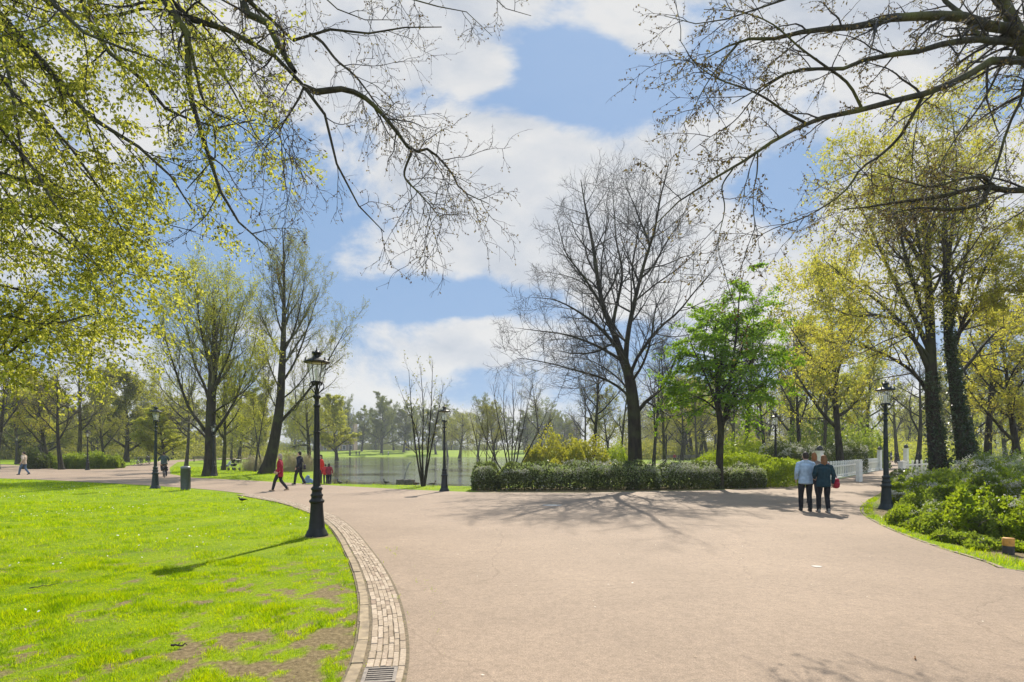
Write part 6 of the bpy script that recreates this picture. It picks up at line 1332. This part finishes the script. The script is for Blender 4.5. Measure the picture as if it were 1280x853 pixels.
    for i in range(2):
        a = np.array(ank[i]); tip = (0, .15, -.045) if a[2] < .1 else (0, .13, -.075)
        blob('shoe', [[(*(a + (0, -.055, -.042)), .038), (*(a + (0, .03, -.042)), .042, .040), (*(a + tip), .036, .030)], [(*(a + (0, -.02, 0)), .045), (*(a + (0, -.02, .03)), .045)]], cloth(shoes, .5), root, vox, 1)
    # hair
    if hair is not None:
        hc = [[(*hp(0, -.016, .075), .079, .090), (*hp(0, -.032, .03), .083, .082), (*hp(0, -.046, -.02), .074, .058)]]
        if hairlen: hc += [[(*hp(-.05, -.035, .02), .045), (*hp(-.055, -.05, -.08 - hairlen), .032)], [(*hp(.05, -.035, .02), .045), (*hp(.055, -.05, -.08 - hairlen), .032)], [(*hp(0, -.06, 0), .055), (*hp(0, -.075, -.09 - hairlen), .04)]]
        blob('hair', hc, cloth(hair, .6), root, min(vox, .012), 2)
    return root
def pg(px, py): x, y = G(px, py); return (x, y, gz1(x, y))
PI = math.pi
vN, vM, vF = .009, .014, .022
# facing: rz = 0 looks away from the viewer; +90 degrees looks to the left
couple = 'people strolling towards the bridge'
p_man = person('person in light blue jacket and black trousers walking away towards the bridge', pg(1007, 639.5), -.20, 1.75, .10, (.28, .37, .45), (.014, .015, .018), (.012, .012, .012), (.030, .022, .016), 0, .80, build=1.08, vox=vN, group=couple, arms=[((-.26, -.07, 1.16), (-.245, .05, .95)), ((.25, -.02, 1.16), (.235, .12, .98))])
p_wom = person('person in dark teal jacket and black trousers walking beside the light blue one', pg(1029.5, 641.5), -.10, 1.66, .09, (.009, .030, .040), (.012, .012, .015), (.20, .18, .15), (.16, .075, .03), .03, .78, build=1.14, vox=vN, group=couple, arms=[((-.27, .0, 1.16), (-.20, .15, 1.05)), ((.27, -.04, 1.15), (.27, .02, .90))])
person('person with chestnut hair half hidden in front of the walking couple', pg(1017.5, 630), -.1, 1.72, .18, (.16, .12, .09), (.03, .03, .035), (.03, .03, .03), (.22, .09, .03), .02, .82, vox=vM, group=couple)
# red handbag at the hip of the woman, strap over the shoulder
x, y, _ = pg(1041, 640.5); hb = empty('handbag', (x + .07, y - .08, .84), -.1); tag(hb, 'small red handbag hanging at the hip of the person in teal', 'handbag')
blob('pouch', [[(-.03, -.07, .0, .085), (-.03, .07, .0, .085)], [(-.03, -.08, .10, .065), (-.03, .08, .10, .065)], [(-.03, -.06, -.05, .085), (-.03, .06, -.05, .085)]], cloth((.30, .015, .035), .45), hb, .010)
b = MB(); b.tube(resample([(-.03, -.10, .12), (-.12, -.13, .36), (-.26, -.12, .58), (-.33, -.02, .63), (-.30, .10, .56), (-.14, .13, .34), (-.03, .10, .12)], 28), [.010] * 28, 6); b.build('strap', cloth((.22, .012, .03), .5), hb, smooth=True)
person('person in a long crimson coat striding left along the path', pg(350, 614), PI * .5 + .15, 1.66, .30, (.26, .012, .03), (.022, .02, .025), (.28, .20, .12), (.30, .25, .20), .04, .66, build=1.0, vox=vN, group='walkers on the left path')
p_dk = person('person in a dark navy jacket walking left near the pond bank', pg(374.5, 606), PI * .5 - .25, 1.76, .24, (.016, .018, .028), (.018, .018, .022), (.02, .02, .02), (.025, .02, .018), 0, .82, vox=vM, group='walkers on the left path')
x, y, _ = pg(381, 606); sb = empty('shoulder_bag', (x, y - .02, .95), .3); tag(sb, 'dark shoulder bag carried by the person in the navy jacket', 'bag')
blob('pouch', [[(0, -.10, -.06, .08), (0, .10, -.06, .08)], [(0, -.11, .06, .07), (0, .11, .06, .07)]], cloth((.03, .022, .035), .6), sb, .014)
b = MB(); b.tube(resample([(0, -.13, .08), (-.1, -.10, .38), (-.16, 0, .52), (-.1, .10, .38), (0, .13, .08)], 20), [.012] * 20, 6); b.build('strap', cloth((.03, .022, .035), .6), sb)
person('person in a bright red jacket standing behind the nearest lamp post', pg(401, 604.5), 2.4, 1.68, .05, (.50, .03, .02), (.03, .03, .04), (.03, .03, .03), (.04, .03, .02), .02, .84, vox=vM, group='people at the pond bank')
person('small child in a red coat at the pond bank left of the other child', pg(406.8, 605.2), .4, 1.08, .04, (.42, .03, .035), (.03, .03, .045), (.05, .04, .04), (.05, .03, .02), 0, .80, build=1.15, vox=vM, group='people at the pond bank')
person('small child in a dark red coat right of the other child at the bank', pg(411.5, 605.4), -.3, 1.12, .04, (.20, .025, .04), (.02, .02, .03), (.05, .04, .04), (.03, .02, .02), .04, .80, build=1.15, vox=vM, group='people at the pond bank')
person('person in a beige jacket and jeans walking left on the far left path', pg(30, 593.8), PI * .5, 1.74, .30, (.42, .34, .26), (.07, .11, .17), (.05, .045, .04), (.05, .035, .025), 0, .80, vox=vM, group='walkers on the left path')
person('person in black crossing the bridge right of the corner lamp', pg(1149, 586.5), .1, 1.74, .12, (.012, .012, .014), (.014, .014, .016), (.02, .02, .02), (.02, .016, .014), .02, .80, vox=vM, build=1.15, group='people on the bridge')
person('person in dark clothes by the white gate post beyond the bridge', pg(1121, 580), -.3, 1.74, .1, (.02, .022, .03), (.02, .02, .025), (.02, .02, .02), (.03, .02, .015), 0, .84, vox=vF, group='people on the bridge')
person('distant person in grey blue far beyond the bridge entrance', pg(1114, 577.5), .3, 1.76, .1, (.06, .075, .10), (.02, .02, .025), (.02, .02, .02), (.03, .02, .015), 0, .84, vox=vF, group='people on the bridge')
person('dark clothed person standing left of the far benches', pg(830, 577.2), 1.2, 1.74, .04, (.02, .03, .05), (.03, .035, .06), (.02, .02, .02), (.03, .02, .015), 0, .84, vox=vF, group='people at the benches')
person('person in a red and navy top sitting between the far benches', (pg(841.5, 576.2)[0], 104.0, 0.02), 2.8, 1.74, 0, (.30, .05, .05), (.03, .04, .07), (.02, .02, .02), (.04, .03, .02), 0, .90, sit=True, vox=vF, group='people at the benches', arms=[((-.26, .05, 1.16), (-.2, .28, 1.05)), ((.26, .05, 1.16), (.2, .28, 1.05))])
for (px, dd, lab, c_) in ((445.3, 207, 'distant dark clothed walker on the far lawn left of the pair', (.03, .03, .04)), (449.2, 207.4, 'distant dark clothed walker on the far lawn right of the pair', (.04, .035, .035)), (478.5, 214, 'distant lone figure on the far lawn beneath the tallest tree', (.05, .05, .06)), (485.5, 210, 'distant figure with a pale top on the far lawn', (.5, .48, .42))):
    x = (px - 640) / F * dd; person(lab, (x, dd, gz1(x, dd)), .8, 1.8, .15, c_, (.03, .03, .035), (.02, .02, .02), (.03, .02, .02), 0, .84, vox=.03, group='distant people on the far lawn')
# someone resting on the lawn by a pushchair
x, y = G(285, 585); person('person lying back on the far lawn beside the dark pushchair', (x, y, -.32), 2.0, 1.72, 0, (.35, .36, .38), (.07, .09, .13), (.4, .4, .38), (.05, .04, .03), .02, .90, vox=vM, group='people in the park', lean=-.45, sit=dict(knee=[(-.12, .36, .66), (.12, .40, .60)], ank=[(-.12, .62, .40), (.12, .72, .40)]), arms=[((-.28, -.2, 1.1), (-.26, -.36, .93)), ((.26, .05, 1.1), (.2, .26, 1.0))])

# ---------------------------------------------------------------- bicycles, the rider, pushchairs
MAT_TYRE = simple('tyre_rubber', (.014, .014, .014), .8); MAT_STEEL = simple('dull_steel', (.35, .35, .36), .35, metal=.9); MAT_BLK = simple('black_frame', (.015, .015, .017), .4); MAT_SEATL = simple('saddle_leather', (.03, .02, .015), .5)
def bicycle(label, loc, rz, tilt=0.0, bags=False, group='bicycles in the park'):
    """along local y"""
    root = empty('bicycle', loc, rz); root.rotation_euler = (0, tilt, rz); tag(root, label, 'bicycle', group)
    for yc in (-.54, .54):
        b = MB(); a = np.linspace(0, 2 * PI, 33); b.tube(np.stack([0 * a, yc + .33 * np.cos(a), .35 + .33 * np.sin(a)], 1), [.020] * 33, 6, cap=False); wl = b.build('wheel', MAT_TYRE, root, smooth=True)
        b = MB()
        for q in range(12):
            t = q * PI / 6; b.tube([(.02 * (-1) ** q, yc, .35), (0, yc + .31 * math.cos(t), .35 + .31 * math.sin(t))], .002, 4)
        b.tube([(-.04, yc, .35), (.04, yc, .35)], .022, 8); b.build('spokes', MAT_STEEL, wl)
    b = MB()
    for p in ([(0, -.10, .30), (0, -.20, .82)], [(0, -.10, .30), (0, .36, .66)], [(0, -.19, .76), (0, .34, .80)], [(0, .33, .86), (0, .37, .66), (0, .44, .52), (0, .54, .35)], [(.05, -.10, .30), (.05, -.54, .35)], [(-.05, -.10, .30), (-.05, -.54, .35)], [(.04, -.19, .76), (.05, -.54, .35)], [(-.04, -.19, .76), (-.05, -.54, .35)]): b.tube(p, .016, 7)
    b.build('frame', MAT_BLK, root, smooth=True)
    b = MB(); b.tube(resample([(-.30, .12, 1.06), (-.26, .22, 1.08), (-.08, .33, 1.04), (0, .33, .98), (.08, .33, 1.04), (.26, .22, 1.08), (.30, .12, 1.06)], 20), .013, 7); b.tube([(0, .33, .84), (0, .33, 1.0)], .014, 7); b.build('handlebar', MAT_STEEL, root, smooth=True)
    blob('saddle', [[(0, -.34, .92, .075, .03), (0, -.22, .93, .06, .028), (0, -.06, .92, .022, .02)], [(0, -.20, .90, .015), (0, -.20, .80, .015)]], MAT_SEATL, root, .012)
    b = MB(); b.box((0, -.56, .74), (.14, .36, .025)); b.tube([(.06, -.70, .74), (.05, -.54, .36)], .008, 5); b.tube([(-.06, -.70, .74), (-.05, -.54, .36)], .008, 5)
    a = np.linspace(.1 * PI, .95 * PI, 12)
    for i in range(11): b.box((0, -.54 + .365 * math.cos((a[i] + a[i + 1]) / 2), .35 + .365 * math.sin((a[i] + a[i + 1]) / 2)), (.05, .11, .008), ax=np.array([[1, 0, 0], [0, math.sin((a[i] + a[i + 1]) / 2), math.cos((a[i] + a[i + 1]) / 2)], [0, -math.cos((a[i] + a[i + 1]) / 2), math.sin((a[i] + a[i + 1]) / 2)]]).T)
    b.build('carrier', MAT_BLK, root)
    b = MB(); b.tube([(-.09, -.10, .30), (.09, -.10, .30)], .012, 6); b.box((.10, -.02, .18), (.02, .015, .25)); b.box((-.10, -.18, .42), (.02, .015, .25)); b.box((.14, .02, .06), (.09, .07, .02)); b.box((-.14, -.22, .54), (.09, .07, .02)); b.build('pedals', MAT_STEEL, root)
    if bags:
        for sx in (-1, 1): blob('pannier', [[(sx * .13, -.66, .52, .075, .07), (sx * .13, -.44, .52, .075, .07)], [(sx * .13, -.64, .66, .065), (sx * .13, -.46, .66, .065)]], cloth((.02, .02, .025)), root, .016)
    return root
x, y, _ = pg(205, 597); bicycle('dark bicycle with panniers ridden away along the left side path', (x, y, .015), .62, 0, True)
person('cyclist in a grey green jacket riding away on the left side path', (x, y, .42), .62, 1.74, 0, (.05, .07, .06), (.02, .022, .03), (.02, .02, .02), (.03, .02, .018), 0, .88, vox=vM, group='people in the park', lean=.22, build=1.12, sit=dict(knee=[(-.12, .30, .30), (.12, .28, .46)], ank=[(-.14, -.06, .12), (.14, .06, -.26)]), arms=[((-.30, .12, 1.22), (-.28, .30, 1.15)), ((.30, .12, 1.22), (.28, .30, 1.15))])
for i, (px, py, rz, tl, lab) in enumerate(((170, 582.5, 1.3, .12, 'dark parked bicycle leftmost beside the far side path'), (174.5, 581.6, 1.0, .08, 'dark parked bicycle in the middle of the far left row'), (180, 581.0, 1.5, .10, 'dark parked bicycle rightmost of the far left row'), (186, 580.0, .7, .05, 'dark bicycle standing apart near the lamp beside the bin'))):
    x, y = G(px, py); bicycle(lab, (x, y, .0), rz, tl)
x, y = G(1117, 579.5); bicycle('bicycle wheeled across the far end of the white bridge', (x, y, .015), .3, .03, True)
def pushchair(label, loc, rz):
    root = empty('pushchair', loc, rz); tag(root, label, 'pushchair')
    blob('seat', [[(0, -.18, .62, .20, .08), (0, .05, .48, .20, .09), (0, .30, .50, .19, .07)], [(-.18, -.1, .6, .05), (-.18, .2, .55, .05)], [(.18, -.1, .6, .05), (.18, .2, .55, .05)]], cloth((.022, .022, .028)), root, .02)
    a = np.linspace(.05, .62 * PI, 8); blob('hood', [[(x_, -.18 + .30 * math.cos(t), .70 + .30 * math.sin(t), .035) for x_ in (-.2, -.1, 0, .1, .2)] for t in a], cloth((.025, .024, .03)), root, .025)
    b = MB()
    for sx in (-.24, .24): b.tube(resample([(sx, .42, .15), (sx, .1, .42), (sx, -.25, .72), (sx, -.48, 1.0)], 12), .014, 6); b.tube([(sx, -.36, .15), (sx, .1, .42)], .014, 6)
    b.tube([(-.24, -.48, 1.0), (.24, -.48, 1.0)], .016, 7); b.build('frame', MAT_STEEL, root, smooth=True)
    for sx in (-.26, .26):
        for yy in (.42, -.36):
            b = MB(); aa = np.linspace(0, 2 * PI, 21); b.tube(np.stack([0 * aa + sx, yy + .13 * np.cos(aa), .15 + .13 * np.sin(aa)], 1), [.022] * 21, 6, cap=False); b.tube([(sx - .02, yy, .15), (sx + .02, yy, .15)], .09, 10); b.build('wheel', MAT_TYRE, root, smooth=True)
x, y = G(293, 588.5); pushchair('dark pushchair parked on the lawn beside the person lying back', (x, y, 0), 1.2)
# blue grey bundle on the bank and birds
x, y = G(385, 604.2); o = blob('cloth_bundle', [[(-.2, 0, .12, .13), (.1, .05, .14, .14), (.25, 0, .08, .09)], [(-.05, 0, .25, .12), (0, 0, .36, .10)], [(-.25, -.05, .05, .06), (.3, -.05, .05, .06)]], cloth((.16, .23, .32)), None, .02); o.location = (x, y, 0); tag(o, 'pale blue bundle of clothing on the bank right of the navy walker', 'bundle')
def bird(name, label, loc, rz, body, head, s=1.0, beak=(.3, .2, .04), neck=.10, cat='bird', group='birds at the pond'):
    root = blob(name, [[(0, -.13, .14, .02), (0, -.06, .15, .055), (0, .04, .155, .066), (0, .11, .17, .04)], [(0, .10, .18, .030), (0, .125, .18 + neck * .6, .024), (0, .14, .19 + neck, .034), (0, .155, .19 + neck, .03)], [(0, -.10, .15, .03), (0, -.22, .155, .014)], [(-.03, .01, .13, .012), (-.03, .02, .02, .007), (-.03, .06, .008, .008)], [(.03, .01, .13, .012), (.03, .02, .02, .007), (.03, .06, .008, .008)]], body, None, .007, 1)
    root.location = loc; root.rotation_euler = (0, 0, rz); root.scale = (s,) * 3; tag(root, label, cat, group)
    blob('beak', [[(0, .17, .185 + neck, .012), (0, .215, .18 + neck, .006)]], cloth(beak, .4), root, .005, 1)
    for sx in (-1, 1): blob('wing', [[(sx * .055, .06, .17, .018, .03), (sx * .06, -.04, .17, .014, .034), (sx * .03, -.17, .165, .008, .016)]], head, root, .007, 1)
    return root
BLK = cloth((.012, .012, .014), .5); GRYB = cloth((.09, .085, .08), .7); BRN = cloth((.10, .07, .045), .7)
x, y = G(303, 628.5); bird('crow', 'black crow pecking on the sunny lawn left of the nearest lamp', (x, y, 0), 1.9, BLK, BLK, .72, (.015, .015, .015), .05, 'bird')
for px, py, rz, c1_, c2_, lab in ((482.5, 606, 1.2, BLK, GRYB, 'dark coot standing on the grass bank left of the timber block'), (464, 605.2, -1.5, BRN, GRYB, 'brown duck at the water edge far left of the timber block'), (520, 608, 1.6, BRN, BRN, 'brown duck in the grass directly left of the many stemmed tree'), (541, 608.4, -1.2, BRN, GRYB, 'brown duck in the grass between the many stemmed tree and the tilted lamp'), (424.5, 604.8, .9, GRYB, GRYB, 'grey goose on the bank right of the two children'), (429.5, 604.6, -1.0, GRYB, BLK, 'darker goose on the bank nearest the water right of the children')):
    x, y = G(px, py); bird('duck' if 'duck' in lab else ('coot' if 'coot' in lab else 'goose'), lab, (x, y, gz1(x, y) - .005), rz, c1_, c2_, 1.0 if 'goose' not in lab else 1.3)
# ================================================================== the air
HAZE_D = .00036
if HAZE_D:
    m, nt, out = new_mat('haze_air'); vp = N(nt, 'ShaderNodeVolumePrincipled'); vp.inputs['Color'].default_value = (.80, .86, .95, 1); vp.inputs['Density'].default_value = HAZE_D; vp.inputs['Anisotropy'].default_value = .35
    nt.links.new(vp.outputs[0], out.inputs['Volume'])
    b = MB(); b.box((20, 180, 17), (760, 420, 38.6)); o = b.build('haze', m); tag(o, kind='stuff')
